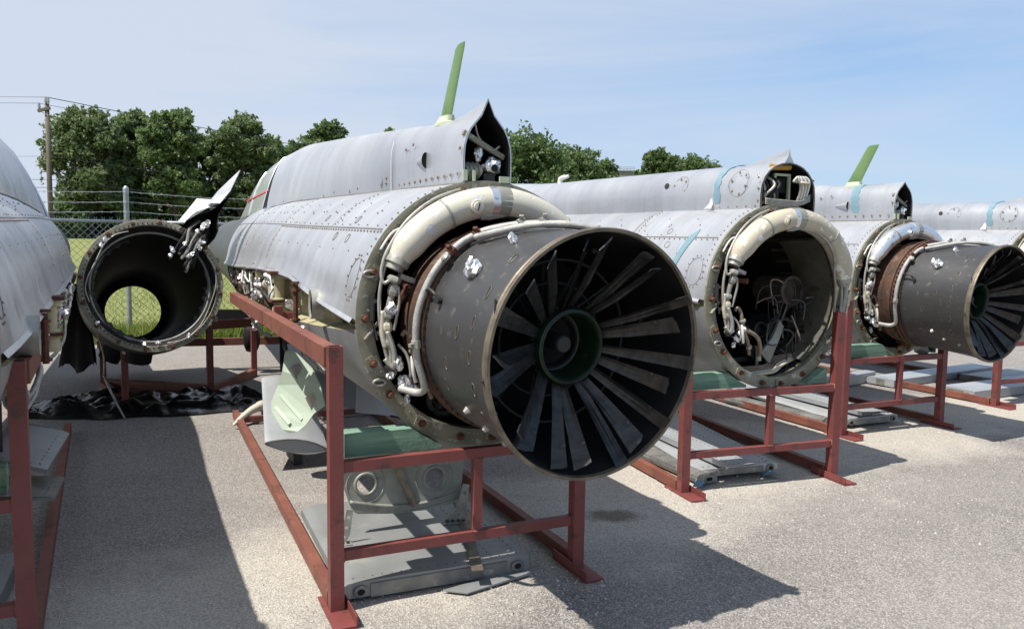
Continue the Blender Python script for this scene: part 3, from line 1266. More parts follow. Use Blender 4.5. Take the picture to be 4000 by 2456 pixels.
    for s in (-1, 1):
        for y, t in ((.55, 57), (.82, 56.5), (.62, 46), (1.35, 45)):
            m = MB()
            c = Vector(F.p(y, s * t, .001))
            nn = Vector((math.sin(R(s * t)), 0, math.cos(R(s * t))))
            tt = Vector((0, 1, 0))
            bb = nn.cross(tt)
            m.tube([c + tt * .026 * math.cos(x) + bb * .026 * math.sin(x) for x in np.linspace(0, 2 * math.pi, 15)], .0016, 4, False)
            m.build('round_cap', 'seam', root)
        m = MB()
        rr_ = []
        for x in np.linspace(0, 2 * math.pi, 29):
            rr_.append(F.p(.15 + .072 * math.cos(x), s * (74 + 8.6 * math.sin(x)), .001))
        m.tube(rr_, .0016, 4, False)
        m.build('oval_hatch', 'seam', root)
    # ---- bulged duct round the upper frame
    cen = lambda a, r, y: (r * math.cos(a), y, ZC + r * math.sin(a))
    pts, rad = [], []
    A0, A1 = R(150), R(14)
    for k in range(41):
        t = k / 40
        a = lerp(A0, A1, t)
        pts.append(cen(a, .525, -.085 - .03 * math.sin(math.pi * t)))
        e = min(t, 1 - t)
        rad.append(.070 * (0.72 + .28 * min(1, e / .06)))
    m = MB()
    m.tube(pts, rad, 18)
    dm = {'cream': 'cream', 'tan': 'tan', 'metal': 'ductmetal'}[duct]
    dc = m.build('curved_duct', dm, root, True, 60)
    for a, w_, mt in ((R(88), .030, 'bulk'), (R(93), .018, 'ductmetal'), (R(118), .004, 'pipe'), (R(52), .004, 'pipe')):
        m = MB()
        q = []
        for da in np.linspace(-w_ / .525, w_ / .525, 4):
            q.append(cen(a + da, .525, -.112))
        m.tube(q, .0735 if w_ > .01 else .0725, 18)
        m.build('duct_band', mt, dc, True, 50)
    m = MB()
    c = Vector(cen(R(104), .515, -.183))
    m.lathe([(.030, .012), (.032, -.002), (.028, -.006), (.021, -.006), (.019, -.013), (.0, -.014)], lambda a, r, s: c + Vector((r * math.cos(a), s, r * math.sin(a))), 20)
    m.build('duct_plug', dm, dc, True, 40)
    m = MB()
    m.box((c.x, c.y - .0155, c.z), (.004, .004, .034), m=Matrix.Rotation(R(15), 3, 'Y'))
    m.build('plug_slot', 'black', dc)
    for a, rr0 in ((A0, .05), (A1, .05)):
        m = MB()
        d = 1 if a > 1 else -1
        q = [cen(a + d * x, .525, -.085) for x in (-.01, .02, .05, .06, .1)]
        m.tube(q, [.052, .054, .054, .040, .040], 12)
        m.build('duct_coupling', 'pipe', dc, True, 40)
    m = MB()
    c = Vector(cen(R(95), .462, -.135))
    m.tube([c + Vector((-.05, 0, -.006)), c + Vector((-.01, -.01, 0)), c + Vector((.04, -.01, .004))], [.014, .02, .013], 8)
    m.tube([c + Vector((.03, -.01, .002)), c + Vector((.07, -.01, .008))], .011, 6)
    m.split('duct_union', 'pipe', dc)
    m = MB()
    m.tube(spline([cen(R(87), .462, -.14), cen(R(72), .466, -.15), cen(R(55), .458, -.16), cen(R(38), .445, -.14), cen(R(24), .44, -.1), cen(R(5), .47, -.06),
                   cen(R(-14), .50, -.04)], 6), .0085 if duct != 'tan' else .0095, 7)
    m.build('flexible_hose', 'blackhose' if duct == 'cream' else 'pipe', dc, True)
    # ---- plumbing on the frame
    plumbing(root, cen, rnd, sides=('L', 'R'), opened=not has_engine)
    if has_engine:
        engine(root)
        under_engine(root, cen, rnd)
    else:
        open_bay(root, cen, rnd)
    # ---- mast
    if mast:
        top = spine_profile(spine, .5, z0(.5))[4]
        m = MB()
        rows = []
        for z, y0, ch, th in ((0, .60, .17, .030), (.05, .585, .155, .026), (.36, .40, .125, .018), (.375, .385, .10, .012)):
            row = []
            for k in range(14):
                a = 2 * math.pi * k / 14
                row.append((th * .5 * math.sin(a) * (1.0 if math.cos(a) < 0 else 1), y0 - .04 + ch * .5 * math.cos(a), top - .005 + z))
            rows.append(row)
        m.grid(rows, close=True)
        m.f.append(tuple(range(3 * 14, 4 * 14)))
        an = m.build('mast_antenna', 'antenna', root, True, 45)
        m = MB()
        rows = []
        for z, g in ((-.012, 1.2), (.004, 1.15), (.010, 1.0), (.04, .97)):
            row = []
            for k in range(18):
                a = 2 * math.pi * k / 18
                row.append((.030 * g * math.sin(a) * (1 if z > .01 else 1.5), .56 - z * .3 + .088 * g * math.cos(a), top - .002 + z))
            rows.append(row)
        m.grid(rows, close=True)
        m.build('mast_foot', 'antbase', an, True, 40)
    else:
        m = MB()
        m.tube(spline([(.0, 3.05, 2.20), (.0, 3.05, 2.255), (.0, 3.0, 2.275), (.0, 2.9, 2.28)], 4), [.028] * 6 + [.024] * 4 + [.018] * 3, 8)
        m.build('small_horn', 'white', root, True)
    if has_engine and sides:
        for t0, t1, y0, wd in ((-24, -36, 4.42, .035), (-27, -31, 4.75, .06), (-22, -29, 5.1, .03)):
            m = MB()
            rows = []
            for t in np.linspace(t0, t1, 6):
                rows.append([F.p(y0 - wd - .01 * math.sin(t), t, .006), F.p(y0 + wd + .012 * math.sin(t * 2.3), t, .006)])
            m.grid(rows)
            m.build('tape_band', 'tape', root)
    if tape:
        tapes(root, F, spine, z0, rnd, tape)
    return root


def dorsal_items(sp, spine, rnd, cx):
    """things on and inside the open spine end"""
    if spine != 'wide':
        for s in (-1, 1):
            # scoop
            m = MB()
            rows = []
            for t in np.linspace(0, 1, 6):
                y = lerp(.66, .50, t)
                rr = .030 * t ** .6
                rows.append([(s * (.1265 + rr * math.sin(a) * .9), y, 2.035 + .042 * (0.5 + .5 * t) * math.cos(a) * (t ** .4 if t > 0 else .3)) for a in np.linspace(0, math.pi, 9)])
            m.grid(rows)
            m.build('vent_scoop', 'silver', sp, True)
            m = MB()
            m.grid([[rows[-1][k] for k in range(9)], [(s * .126, .501, r[2]) for r in rows[-1]]])
            m.build('scoop_mouth', 'black', sp)
            m = MB()
            for y in np.arange(.05, 1.02, .09):
                disc_on(m, (s * .131, y, 1.935), (s, 0, 0), .0085, 7, 1, None, .002)
            for y, z in ((.83, 2.12), (.70, 2.135), (.02, 2.05)):
                disc_on(m, (s * .131, y, z), (s, 0, .3), .009, 7, 1, None, .003)
            for y in np.arange(1.2, 4.2, .55):
                w = interp(y, [1.06, 2.5, 4.4], [.147, .222, .312])
                for dy in (-.05, .05):
                    for zz in (1.955, 1.985):
                        disc_on(m, (s * (w - (zz - 1.92) * .25 * min(1, y / 3)), y + dy, zz), (s, 0, .25), .0075, 6, 1, None, .004)
            m.build('spine_fasteners', 'rivet', sp)['kind'] = 'stuff'
            for y in (1.3, 1.95, 2.6, 3.3):
                m = MB()
                w = interp(y, [1.06, 2.5, 4.4], [.146, .221, .311])
                m.tube([(s * w, y - .08, 1.93), (s * (w - .03 * min(1, y / 3)), y - .08, 2.02), (s * (w - .03 * min(1, y / 3)), y + .08, 2.03), (s * w, y + .08, 1.94)], .003, 4)
                m.build('latch_outline', 'seam', sp)
            m = MB()
            m.tube(spline([(s * .146, 1.055, 1.9), (s * .146, 1.055, 2.1), (s * .128, 1.055, 2.19)], 5), .004, 5)
            m.build('joint_highlight', 'palewhite', sp)  # pale strip along the joint paints in a bright edge highlight
        m = MB()
        m.bar((-.112, .03, 2.125), (.105, .05, 2.02), .018, .024)
        m.build('diagonal_brace', 'olive', sp)
        m = MB()
        m.tube(spline([(-.05, .03, 2.165), (-.03, .05, 2.12), (.0, .04, 2.075), (.04, .03, 2.05), (.07, .02, 2.07)], 5), .005, 5)
        m.build('strap', 'pipe', sp)
        m = MB()
        foil((.04, .045, 1.975), .052, sp, 0)
        m.tube([(.02, .16, 1.955), (.035, .05, 1.97)], .035, 12, True)
        m.build('vent_tube', 'dark', sp, True, 40)
        m = MB()
        m.tube([(.036, .0, 1.965), (.036, -.004, 1.965)], .018, 9)
        m.build('tube_mouth', 'black', sp)
        foil((-.02, .06, 2.035), .03, sp, 1)
        m = MB()
        m.bar((-.03, .12, 1.9), (.0, .10, 2.02), .03, .02)
        m.build('green_lever', 'hubgreen', sp)
        for k in range(4):
            m = MB()
            m.tube(spline([(-.10 + .022 * k, .04 + .02 * k, 1.90), (-.09 + .022 * k, .02, 1.95), (-.10 + .022 * k, .06, 1.985)], 4), .011, 7)
            m.build('cable_bundle', 'bulk', sp, True)
        m = MB()
        m.box((-.115, -.006, 1.925), (.02, .012, .05))
        m.box((-.07, -.006, 1.925), (.012, .012, .05))
        m.box((.085, -.006, 1.912), (.05, .012, .03))
        m.split('foot_bracket', 'antbase', sp)
        m = MB()
        m.add([(-.012, .02, 1.89), (.05, .02, 1.89), (.045, .02, 1.945), (.02, .02, 1.945)], [(0, 1, 2, 3)])
        m.box((.018, .03, 1.915), (.05, .012, .05))
        m.split('inner_bracket', 'dark', sp)
    else:
        m = MB()
        for x in (-.07, .06):
            m.box((cx + x, .06, 1.98), (.016, .02, .24))
        m.box((cx - .005, .06, 2.10), (.146, .02, .016))
        m.split('equipment_frame', 'antbase', sp)
        m = MB()
        m.box((cx - .005, .075, 2.03), (.08, .02, .10))
        m.build('dark_window', 'black', sp)
        m = MB()
        m.tube([(cx - .13, .03, 2.145), (cx + .05, .05, 2.155)], .022, 10)
        m.build('ochre_bottle', 'yellow', sp, True, 40)
        for k in range(9):
            x0 = cx - .20 + .012 * k
            m = MB()
            m.tube(spline([(x0, .08, 2.1), (x0 + rnd.uniform(-.02, .04), .01 + rnd.uniform(-.02, .02), 2.03), (x0 + rnd.uniform(-.03, .03), .02, 1.95),
                           (x0 + rnd.uniform(0, .05), .03, 1.90)], 5), rnd.uniform(.006, .012), 6)
            m.build('cable', ('pipe', 'blackhose', 'dark')[k % 3], sp, True)
        for k in range(6):
            m = MB()
            x0 = cx + .10 + .012 * k
            m.tube(spline([(x0, .02, 1.91), (x0 + .01, -.005, 2.0), (x0 + .005 * (k - 3), -.012, 2.06), (x0 - .02, .0, 2.085), (x0 - .05 + .01 * k, .01, 2.05)], 5), .011, 7)
            m.build('cable_bundle', 'white' if k % 2 else 'pipe', sp, True)
        m = MB()
        m.tube([(cx + .125, -.012, 2.04), (cx + .126, -.014, 2.055)], .042, 10)
        m.build('cable_tie', 'tan', sp, True)
        for k in range(5):
            m = MB()
            m.tube(spline([(cx - .2, .0, 1.90 + .008 * k), (cx - .05, -.012, 1.885 + .01 * k), (cx + .1, -.014, 1.90 + .006 * k), (cx + .2, .0, 1.93 + .01 * k)], 5), .0055, 5)
            m.build('cable', 'pipe', sp, True)
        for s in (-1, 1):
            m = MB()
            for y in np.arange(.04, 1.5, .088):
                disc_on(m, (cx + s * .247, y, 1.885), (s, 0, 0), .0065, 6, 1, None, .003)
            for z in (1.92, 2.0, 2.07):
                disc_on(m, (cx + s * .2475, .02, z), (s, 0, .2), .007, 6, 1, None, .003)
            for c0, rr in ((.22, .075), (.86, .07)):
                for k in range(6):
                    a = k * math.pi / 3 + .3
                    z = 2.045 + rr * math.sin(a)
                    disc_on(m, (cx + s * interp(z, [1.97, 2.05, 2.12], [.248, .243, .212]), c0 + rr * math.cos(a), z), (s, 0, .3), .0085, 6, 1, None, .003)
            m.build('spine_fasteners', 'rivet', sp)['kind'] = 'stuff'
            m = MB()
            disc_on(m, (cx + s * .240, 1.02, 2.07), (s, 0, .35), .022, 12, 1, None, .006)
            m.build('drain_hole', 'dark', sp)
            for c0, rr in ((.22, .092), (.86, .09)):
                m = MB()
                q = []
                for a in np.linspace(0, 2 * math.pi, 25):
                    z = 2.045 + rr * math.sin(a)
                    q.append((cx + s * interp(z, [1.95, 2.0, 2.05, 2.14], [.2475, .2475, .2435, .196]), c0 + rr * math.cos(a), z))
                m.tube(q, .0016, 4, False)
                m.build('round_hatch', 'seam', sp)
            m = MB()
            z1 = 2.0
            m.tube([(cx + s * .252, 2.1, 1.875), (cx + s * .252, 2.1, z1), (cx + s * .252, 2.2, z1), (cx + s * .252, 2.2, 1.875)], .002, 4)
            m.build('small_hatch', 'seam', sp)


def tapes(root, F, spine, z0, rnd, n):
    """faded blue tape bands"""
    m = MB()
    rows = []
    for k in range(40):
        t = k / 39
        pr, w, cx, base, top = spine_profile(spine, .42, z0(.42))
        i = t * (len(pr) - 1)
        a = int(min(i, len(pr) - 2))
        u = i - a
        x = lerp(pr[a][0], pr[a + 1][0], u)
        z = lerp(pr[a][1], pr[a + 1][1], u)
        if z < base + .05 + .02 * math.sin(k):
            continue
        y0 = .40 + .05 * (z - base) / .3
        wd = .030 + .008 * math.sin(k * 1.7) + .012 * (1 if spine != 'wide' else 0)
        g = 1.012
        rows.append([(lerp(cx, x, g), y0 - wd, lerp(base, z, g) + .001), (lerp(cx, x, g), y0 + wd, lerp(base, z, g) + .001)])
    m.grid(rows)
    m.build('tape_band', 'tape', root)
    m = MB()
    rows = []
    for k in range(14):
        t = k / 13
        th = -lerp(44, 82 if spine == 'wide' else 62, t)
        y = lerp(.30, .42, t) if spine == 'wide' else lerp(.26, .40, t)
        wd = .034 * min(1, t * 5 + .05) * (1 - .35 * t)
        rows.append([F.p(y - wd, th, .004), F.p(y + wd + rnd.uniform(-.004, .004), th, .006)])
    m.grid(rows)
    m.build('tape_band', 'tape', root)
    if spine == 'wide':
        m = MB()
        for k in range(5):
            m.tube(spline([(-.213, .47, 1.95), (-.222, .465 + .008 * (k - 2), 1.91), (-.255, .46 + .015 * (k - 2), 1.875)], 3), .004, 4)
        m.split('frayed_tape_end', 'white', root)


def plumbing(root, cen, rnd, sides, opened):
    """pipes, unions and foil caps bolted round the frame; mostly on its left side"""
    runs = [
        # thin line that follows the duct and drops to the union
        ([(104, .60, -.02), (118, .60, -.03), (133, .595, -.04), (148, .585, -.05), (157, .575, -.06), (163, .55, -.07), (160, .52, -.08)], .0085, 'pipe'),
        ([(112, .585, -.03), (130, .575, -.05), (150, .565, -.05), (166, .55, -.05), (181, .535, -.05), (196, .53, -.05), (203, .535, -.06)], .0085, 'pipe'),
        ([(160, .50, -.07), (168, .495, -.06), (178, .50, -.05), (188, .505, -.05), (196, .505, -.05), (201, .52, -.05), (204, .545, -.05)], .016, 'pipe'),
        ([(163, .485, -.09), (170, .465, -.09), (180, .47, -.08), (186, .48, -.07)], .007, 'pipe'),
        ([(176, .525, -.05), (186, .528, -.05), (194, .525, -.05)], .013, 'tan'),
        ([(186, .51, -.07), (196, .50, -.08), (202, .515, -.08), (204, .53, -.07), (199, .545, -.06)], .012, 'pipe'),
        ([(190, .44, -.05), (188, .425, -.06), (192, .41, -.07), (200, .42, -.08), (212, .43, -.08), (222, .44, -.07), (232, .47, -.04)], .012, 'brownhose'),
        ([(194, .47, -.06), (200, .45, -.07), (206, .455, -.08), (212, .475, -.08), (214, .50, -.07)], .007, 'pipe'),
        ([(203, .43, -.08), (210, .455, -.09), (217, .475, -.08)], .009, 'white'),
        ([(30, .575, -.02), (12, .565, -.04), (0, .56, -.05), (-14, .55, -.05), (-26, .55, -.05), (-32, .56, -.04)], .015, 'pipe'),
        ([(24, .53, -.04), (8, .525, -.05), (-8, .53, -.05), (-22, .545, -.06), (-32, .575, -.05), (-36, .60, -.03)], .011, 'pipe'),
        ([(20, .60, -.02), (4, .60, -.03), (-10, .60, -.04), (-24, .60, -.04), (-31, .585, -.05)], .009, 'tan'),
        ([(130, .545, -.02), (140, .60, -.02), (150, .605, -.02)], .006, 'white'),
    ]
    for pts, r, mt in runs:
        m = MB()
        m.tube(spline([cen(R(a), rr, y - .012) for a, rr, y in pts], 6), r, 8)
        m.build('fluid_line', mt, root, True)
    for a, rr, y, L, r, mt in ((165, .495, -.07, .05, .026, 'pipe'), (178, .50, -.06, .03, .024, 'pipe'), (184, .505, -.06, .04, .022, 'tan'),
                               (192, .505, -.06, .03, .021, 'pipe'), (200, .415, -.08, .022, .022, 'pipe'), (160, .51, -.08, .03, .032, 'pipe'),
                               (204, .545, -.06, .035, .018, 'dark'), (-28, .555, -.06, .05, .026, 'white'), (-4, .60, -.04, .06, .017, 'tan'),
                               (225, .45, -.07, .022, .02, 'pipe')):
        m = MB()
        c = Vector(cen(R(a), rr, y - .012))
        t = Vector((-math.sin(R(a)), 0, math.cos(R(a))))
        m.tube([c - t * L / 2, c - t * L * .2, c + t * L * .2, c + t * L / 2], [r * .8, r, r, r * .8], 6)
        m.build('pipe_union', mt, root)
    for a, rr in ((120, .598), (136, .592), (150, .575), (172, .545), (187, .53), (6, .60), (-18, .60), (-8, .53)):
        m = MB()
        c = Vector(cen(R(a), rr, -.035))
        t = Vector((-math.sin(R(a)), 0, math.cos(R(a))))
        m.bar(c - t * .008, c + t * .008, .034, .02, (0, 1, 0))
        m.build('line_clamp', 'steel', root)
    # blue-grey spring rod and perforated bracket
    m = MB()
    m.tube([cen(R(170), .565, -.03), cen(R(181), .56, -.03)], .012, 8)
    m.tube([cen(R(181), .56, -.03), cen(R(190), .548, -.04)], .006, 6)
    m.split('spring_rod', 'dark', root, True, 40)
    m = MB()
    m.bar(cen(R(189), .60, -.016), cen(R(182), .53, -.016), .03, .006)
    m.build('bracket', 'olive', root)
    m = MB()
    m.tube([cen(R(159), .43, .03), cen(R(163), .40, -.02), cen(R(162), .37, -.08)], [.018, .016, .018], 8)
    m.tube([cen(R(163), .41, .0), cen(R(178), .45, .05), cen(R(186), .48, .08)], .02, 8)
    m.split('rusty_strut', 'rust', root, True, 40)
    for a, rr in ((161, .60), (209, .60)):
        m = MB()
        c = cen(R(a), rr, -.012)
        m.tube(spline([(c[0] + .028 * math.cos(x), -.02, c[2] + .014 * math.sin(x)) for x in np.linspace(0, 2 * math.pi, 9)], 2), .008, 6, False)
        m.build('slotted_lug', 'pipe', root, True)
    wads = [(175, .49, -.08, .038), (203, .50, -.09, .03), (207, .545, -.07, .032), (213, .51, -.08, .036), (219, .50, -.08, .028), (222, .545, -.05, .022)]
    if opened:
        wads = [(204, .50, -.07, .018), (211, .50, -.08, .022), (214, .53, -.07, .022), (207, .43, -.10, .018), (-30, .575, -.07, .026), (-33, .53, -.07, .018),
                (-40, .60, -.05, .024), (-43, .575, -.07, .024), (-37, .52, -.06, .016), (209, .46, -.08, .016)]
    for k, (a, rr, y, r) in enumerate(wads):
        foil(cen(R(a), rr, y), r, root, k)
    # pale sheet cap under the duct end
    m = MB()
    m.box(cen(R(157), .455, -.075), (.07, .05, .022), m=Matrix.Rotation(R(20), 3, 'Y'))
    m.build('duct_support', 'pipe', root)


def under_engine(root, cen, rnd):
    """dark accessories below the exhaust, in the open frame"""
    for x, y, z, r, L, mt in ((-.17, .12, .86, .075, .16, 'dark'), (-.22, .16, .97, .06, .12, 'dark'), (-.05, .20, .80, .08, .2, 'dark'), (.08, .14, .82, .07, .18, 'innershade'),
                              (.22, .18, .88, .07, .2, 'innershade'), (-.32, .2, .88, .05, .16, 'innershade')):
        m = MB()
        c = Vector((x, y, z))
        m.lathe([(0, L), (r, L), (r, .02), (r * 1.12, .02), (r * 1.12, 0), (r * .82, -.004), (r * .8, .02), (r * .45, .025), (r * .42, -.01), (0, -.012)],
                lambda a, q, s: c + Vector((q * math.cos(a), s, q * math.sin(a))), 18)
        m.build('accessory_drum', mt, root, True, 35)
    m = MB()
    m.box((-.20, .10, .985), (.085, .03, .075), m=Matrix.Rotation(R(15), 3, 'Y'))
    m.build('square_flange', 'pipe', root)
    m = MB()
    q = [(.03 + .045 * math.cos(a), -.02, .79 + .06 * math.sin(a)) for a in np.linspace(-1.9, 2.3, 12)]
    m.tube(q, .016, 8)
    m.build('ochre_clamp', 'yellow', root, True)
    m = MB()
    for k in range(10):
        a = k * .33 - 1
        m.tube([(.085 + .03 * math.cos(a), -.05, .80 + .09 * math.sin(a)), (.085 + .065 * math.cos(a), -.05, .80 + .12 * math.sin(a))], .010, 6)
    m.tube([(.08, -.08, .78), (.08, .02, .80)], .05, 12)
    m.split('gear_cluster', 'rustband', root, True, 40)
    m = MB()
    m.add([(.08, -.10, .80), (.20, -.16, .83), (.20, -.2, .70), (.14, -.2, .655), (.10, -.12, .70), (.16, -.14, .72)],
          [(0, 1, 5), (1, 2, 5), (2, 3, 5), (3, 4, 5), (4, 0, 5)])
    m.build('bent_sheet', 'palepanel', root)
    for k in range(16):
        m = MB()
        x0 = rnd.uniform(-.35, .25)
        p0 = Vector((x0, rnd.uniform(.05, .3), rnd.uniform(.74, 1.0)))
        q = [p0, p0 + Vector((rnd.uniform(-.1, .1), rnd.uniform(-.08, .05), rnd.uniform(-.05, .08))),
             p0 + Vector((rnd.uniform(-.2, .2), rnd.uniform(-.05, .1), rnd.uniform(-.06, .1)))]
        m.tube(spline(q, 5), rnd.uniform(.005, .012), 6)
        m.build('engine_bay_line', ('dark', 'brownhose', 'innershade', 'dark')[k % 4], root, True)


def open_bay(root, cen, rnd):
    """what shows through the empty frame where the engine was"""
    def drum(x, y, z, r, L, mt, name='accessory_drum'):
        m = MB()
        c = Vector((x, y, z))
        m.lathe([(0, L), (r, L), (r, .02), (r * 1.1, .02), (r * 1.1, 0), (r * .86, -.004), (r * .84, .05), (0, .06)],
                lambda a, q, s: c + Vector((q * math.cos(a), s, q * math.sin(a))), 22)
        m.build(name, mt, root, True, 35)
    drum(.33, .20, 1.30, .10, .3, 'brownport', 'brown_port')
    drum(.26, .24, 1.02, .10, .25, 'dark')
    drum(.10, .26, 1.02, .055, .3, 'dark')
    drum(-.02, .30, .98, .07, .3, 'dark')
    drum(.05, .24, .86, .05, .3, 'dark')
    drum(.38, .16, .98, .05, .2, 'dark')
    m = MB()
    q = [(.06, .12, .80), (.12, .10, .96), (.16, .10, 1.06), (.14, .12, 1.10), (.08, .12, .98), (-.04, .10, .88)]
    m.add(q + [(x, y + .02, z) for x, y, z in q], [(0, 1, 2, 3, 4, 5), (11, 10, 9, 8, 7, 6)] + [(i, i + 6, (i + 1) % 6 + 6, (i + 1) % 6) for i in range(6)])
    m.build('support_bracket', 'bulk', root)
    m = MB()
    m.bar((-.28, .3, .80), (.38, .3, .83), .03, .03)
    m.bar((-.15, .32, .99), (.05, .30, .88), .05, .012)
    m.split('cross_bar', 'dark', root)
    for x in (.02, .16):
        m = MB()
        m.tube([(x, .2, .76), (x, .2, .90)], .012, 8)
        m.tube([(x, .2, .90), (x, .2, .915)], .02, 6)
        m.split('upright_stud', 'pipe', root, True, 40)
    for k in range(34):
        m = MB()
        x0 = rnd.uniform(.0, .42)
        p0 = Vector((x0, rnd.uniform(.08, .25), rnd.uniform(.84, 1.22)))
        d1 = Vector((rnd.uniform(-.05, .05), rnd.uniform(-.05, .05), rnd.choice((-1, 1)) * rnd.uniform(.05, .16)))
        d2 = Vector((rnd.choice((-1, 1)) * rnd.uniform(.04, .18), rnd.uniform(-.03, .05), rnd.uniform(-.05, .05)))
        m.tube(spline([p0, p0 + d1, p0 + d1 + d2 * .5 + d1 * .15, p0 + d1 + d2], 5), rnd.uniform(.004, .008), 6)
        m.build('engine_bay_line', ('dark', 'dark', 'dark', 'steel', 'brownhose')[k % 5], root, True)
    for k in range(5):
        m = MB()
        z0 = .735 + .008 * k
        m.tube(spline([(-.12, .08 + .03 * k, z0), (.02, .04 + .02 * k, z0 + .02), (.12, .06 + .03 * k, z0 + .06), (.3, .12, z0 + .09)], 6), .011, 7)
        m.build('braided_cable', 'tan' if k < 2 else 'brownhose', root, True)
    m = MB()
    m.tube(spline([cen(R(205), .45, -.06), cen(R(212), .40, -.10), cen(R(225), .37, -.10), cen(R(240), .40, -.06), cen(R(246), .43, -.02)], 6), .014, 8)
    m.build('braided_hose', 'brownhose', root, True)
    m = MB()
    c = Vector(cen(R(246), .43, -.02))
    m.tube([c, c + Vector((0, 0, -.03))], .018, 8)
    m.build('hose_end', 'pipe', root)
    # ribs of the frame's inner wall, right side
    m = MB()
    for a in np.arange(-50, 60, 11):
        m.bar(cen(R(a), .528, .02), cen(R(a), .51, .5), .012, .02)
    m.split('stringer', 'darkolive', root)
    m = MB()
    m.lathe([(RF - .10, .02), (RF - .115, .05), (RF - .13, .35)], lambda a, r, s: (r * math.cos(a), s, ZC + r * math.sin(a)), 24, R(-60), R(50))
    m.build('inner_wall', 'darkolive', root, True)


def bay_items(root, bay, F, s, rnd):
    """fittings in the cut wing root"""
    out_ = .03

    def P(y, t, off):
        t = t - max(0, 94 - F.sill(y)) * max(0, 1 - (t - 94) / 30)
        p = F.p(y, s * t, off + out_)
        return Vector(p)
    # hydraulic tower, bracket post, cast lug
    c = P(1.95, 97, -.03)
    m = MB()
    for dz, r in ((.06, .055), (.045, .055), (.04, .04), (-.09, .036), (-.095, .05), (-.125, .05), (-.13, .045), (-.17, .05), (-.2, .05)):
        pass
    m.lathe([(0, .065), (.055, .065), (.055, .035), (.038, .03), (.036, -.09), (.052, -.095), (.052, -.125), (.04, -.13), (.052, -.16), (.052, -.20), (0, -.2)],
            lambda a, r, h: c + Vector((r * math.cos(a), r * math.sin(a), h - .04)), 14)
    m.build('hydraulic_tower', 'bayolive', root, True, 35)
    m = MB()
    m.box(c + Vector((s * .01, 0, .035)), (.13, .14, .02))
    m.box(c + Vector((s * .01, 0, -.15)), (.11, .12, .016))
    m.split('tower_cap', 'rust', root)
    m = MB()
    c2 = P(1.22, 99, .005)
    m.tube([c2 + Vector((0, 0, .06)), c2 + Vector((0, 0, -.16))], .014, 8)
    for dz in (.065, .02, -.15):
        m.tube([c2 + Vector((0, 0, dz)), c2 + Vector((0, 0, dz + .012))], .026, 8)
    m.split('rusty_spindle', 'rust', root, True, 40)
    m = MB()
    c3 = P(.74, 97, .0)
    rows = []
    for a in np.linspace(0, 2 * math.pi, 17)[:-1]:
        rows.append([c3 + Vector((s * .012, .035 * math.cos(a), .06 * math.sin(a))), c3 + Vector((s * .02, .05 * math.cos(a), .078 * math.sin(a))),
                     c3 + Vector((-s * .05, .05 * math.cos(a), .078 * math.sin(a)))])
    m.grid(rows + [rows[0]])
    m.build('cast_eye', 'pipe', root, True, 40)
    m = MB()
    m.tube([c3 + Vector((s * .005, 0, 0)), c3 + Vector((-s * .01, 0, 0))], .048, 12)
    m.build('eye_hole', 'black', root)
    for y in (.4, 1.05, 1.5, 2.6, 3.2, 3.8):
        m = MB()
        a = P(y, 94, -.10)
        b = P(y, F.bay_end(y) - 1, -.10)
        m.bar(a, b, .02, .05, (s, 0, 0))
        m.build('rib', 'bayolive', root)
    for k in range(34):
        y = rnd.uniform(2.15, 4.9)
        t = rnd.uniform(95, 110)
        p0 = P(y, t, -.08)
        q = [p0]
        for j in range(3):
            q.append(P(y + rnd.uniform(-.22, .22), t + rnd.uniform(-5, 9), -.06 + .07 * rnd.random()))
        m = MB()
        m.tube(spline(q, 5), rnd.uniform(.006, .016), 6)
        m.build('wing_root_line', ('pipe', 'white', 'brownhose', 'pipe', 'dark')[k % 5], root, True)
    for k in range(10):
        y = (2.35, 2.75, 3.1, 3.4, 3.9, 1.55, 2.0, 1.45, 2.9, 4.4, 3.6, 2.5, 4.7, 3.25, 2.2)[k]
        foil(P(y, 99 + (k * 5) % 18, -.03), .028 + .010 * (k % 3), root, k)
    for k in range(14):
        y = rnd.uniform(2.2, 5.0)
        m = MB()
        p = P(y, rnd.uniform(95, 108), -.06)
        m.box(p, (.07, rnd.uniform(.05, .14), rnd.uniform(.03, .09)), rz=rnd.uniform(-.3, .3))
        m.build('junction_box', ('bayolive', 'dark', 'rust', 'olive')[k % 4], root)
    m = MB()
    for k in range(60):
        y = rnd.uniform(.5, 1.7)
        p = P(y, rnd.uniform(95, F.bay_end(y) - 2), -.111 - out_)
        m.box(p, (.008, .012, .012))
    m.build('bay_rivets', 'bayolive', root)['kind'] = 'stuff'
    m = MB()
    m.box(P(1.45, 100, -.108 - out_), (.01, .14, .05))
    m.build('slotted_vent', 'dark', root)
    # hanging lines and drain pipe on the belly
    m = MB()
    m.tube(spline([P(1.35, 112, .0), P(1.3, 115, .03), P(1.15, 121, .04), P(.95, 126, .03)], 5), .014, 7)
    m.tube(spline([P(1.38, 112, .0), P(1.2, 119, .05), P(1.0, 124, .05)], 5), .009, 7)
    m.split('hanging_line', 'pipe', root, True)
    m = MB()
    c4 = P(.86, 118, .0)
    m.lathe([(.0, .02), (.044, .02), (.046, -.06), (.040, -.06), (.036, .0)], lambda a, r, h: c4 + Vector((r * math.cos(a), h, r * math.sin(a))), 16)
    m.build('drain_pipe', 'belly', root, True, 40)
    m = MB()
    m.tube(spline([P(3.4, 112, .0), P(3.3, 121, .06), P(3.1, 127, .07), P(2.8, 128, .05)], 5), .012, 7)
    m.tube(spline([P(4.3, 112, .0), P(4.3, 120, .03), P(4.2, 132, .03)], 5), .014, 7)
    m.split('hanging_line', 'pipe', root, True)
    foil(P(4.25, 138, .05), .06, root, 2)


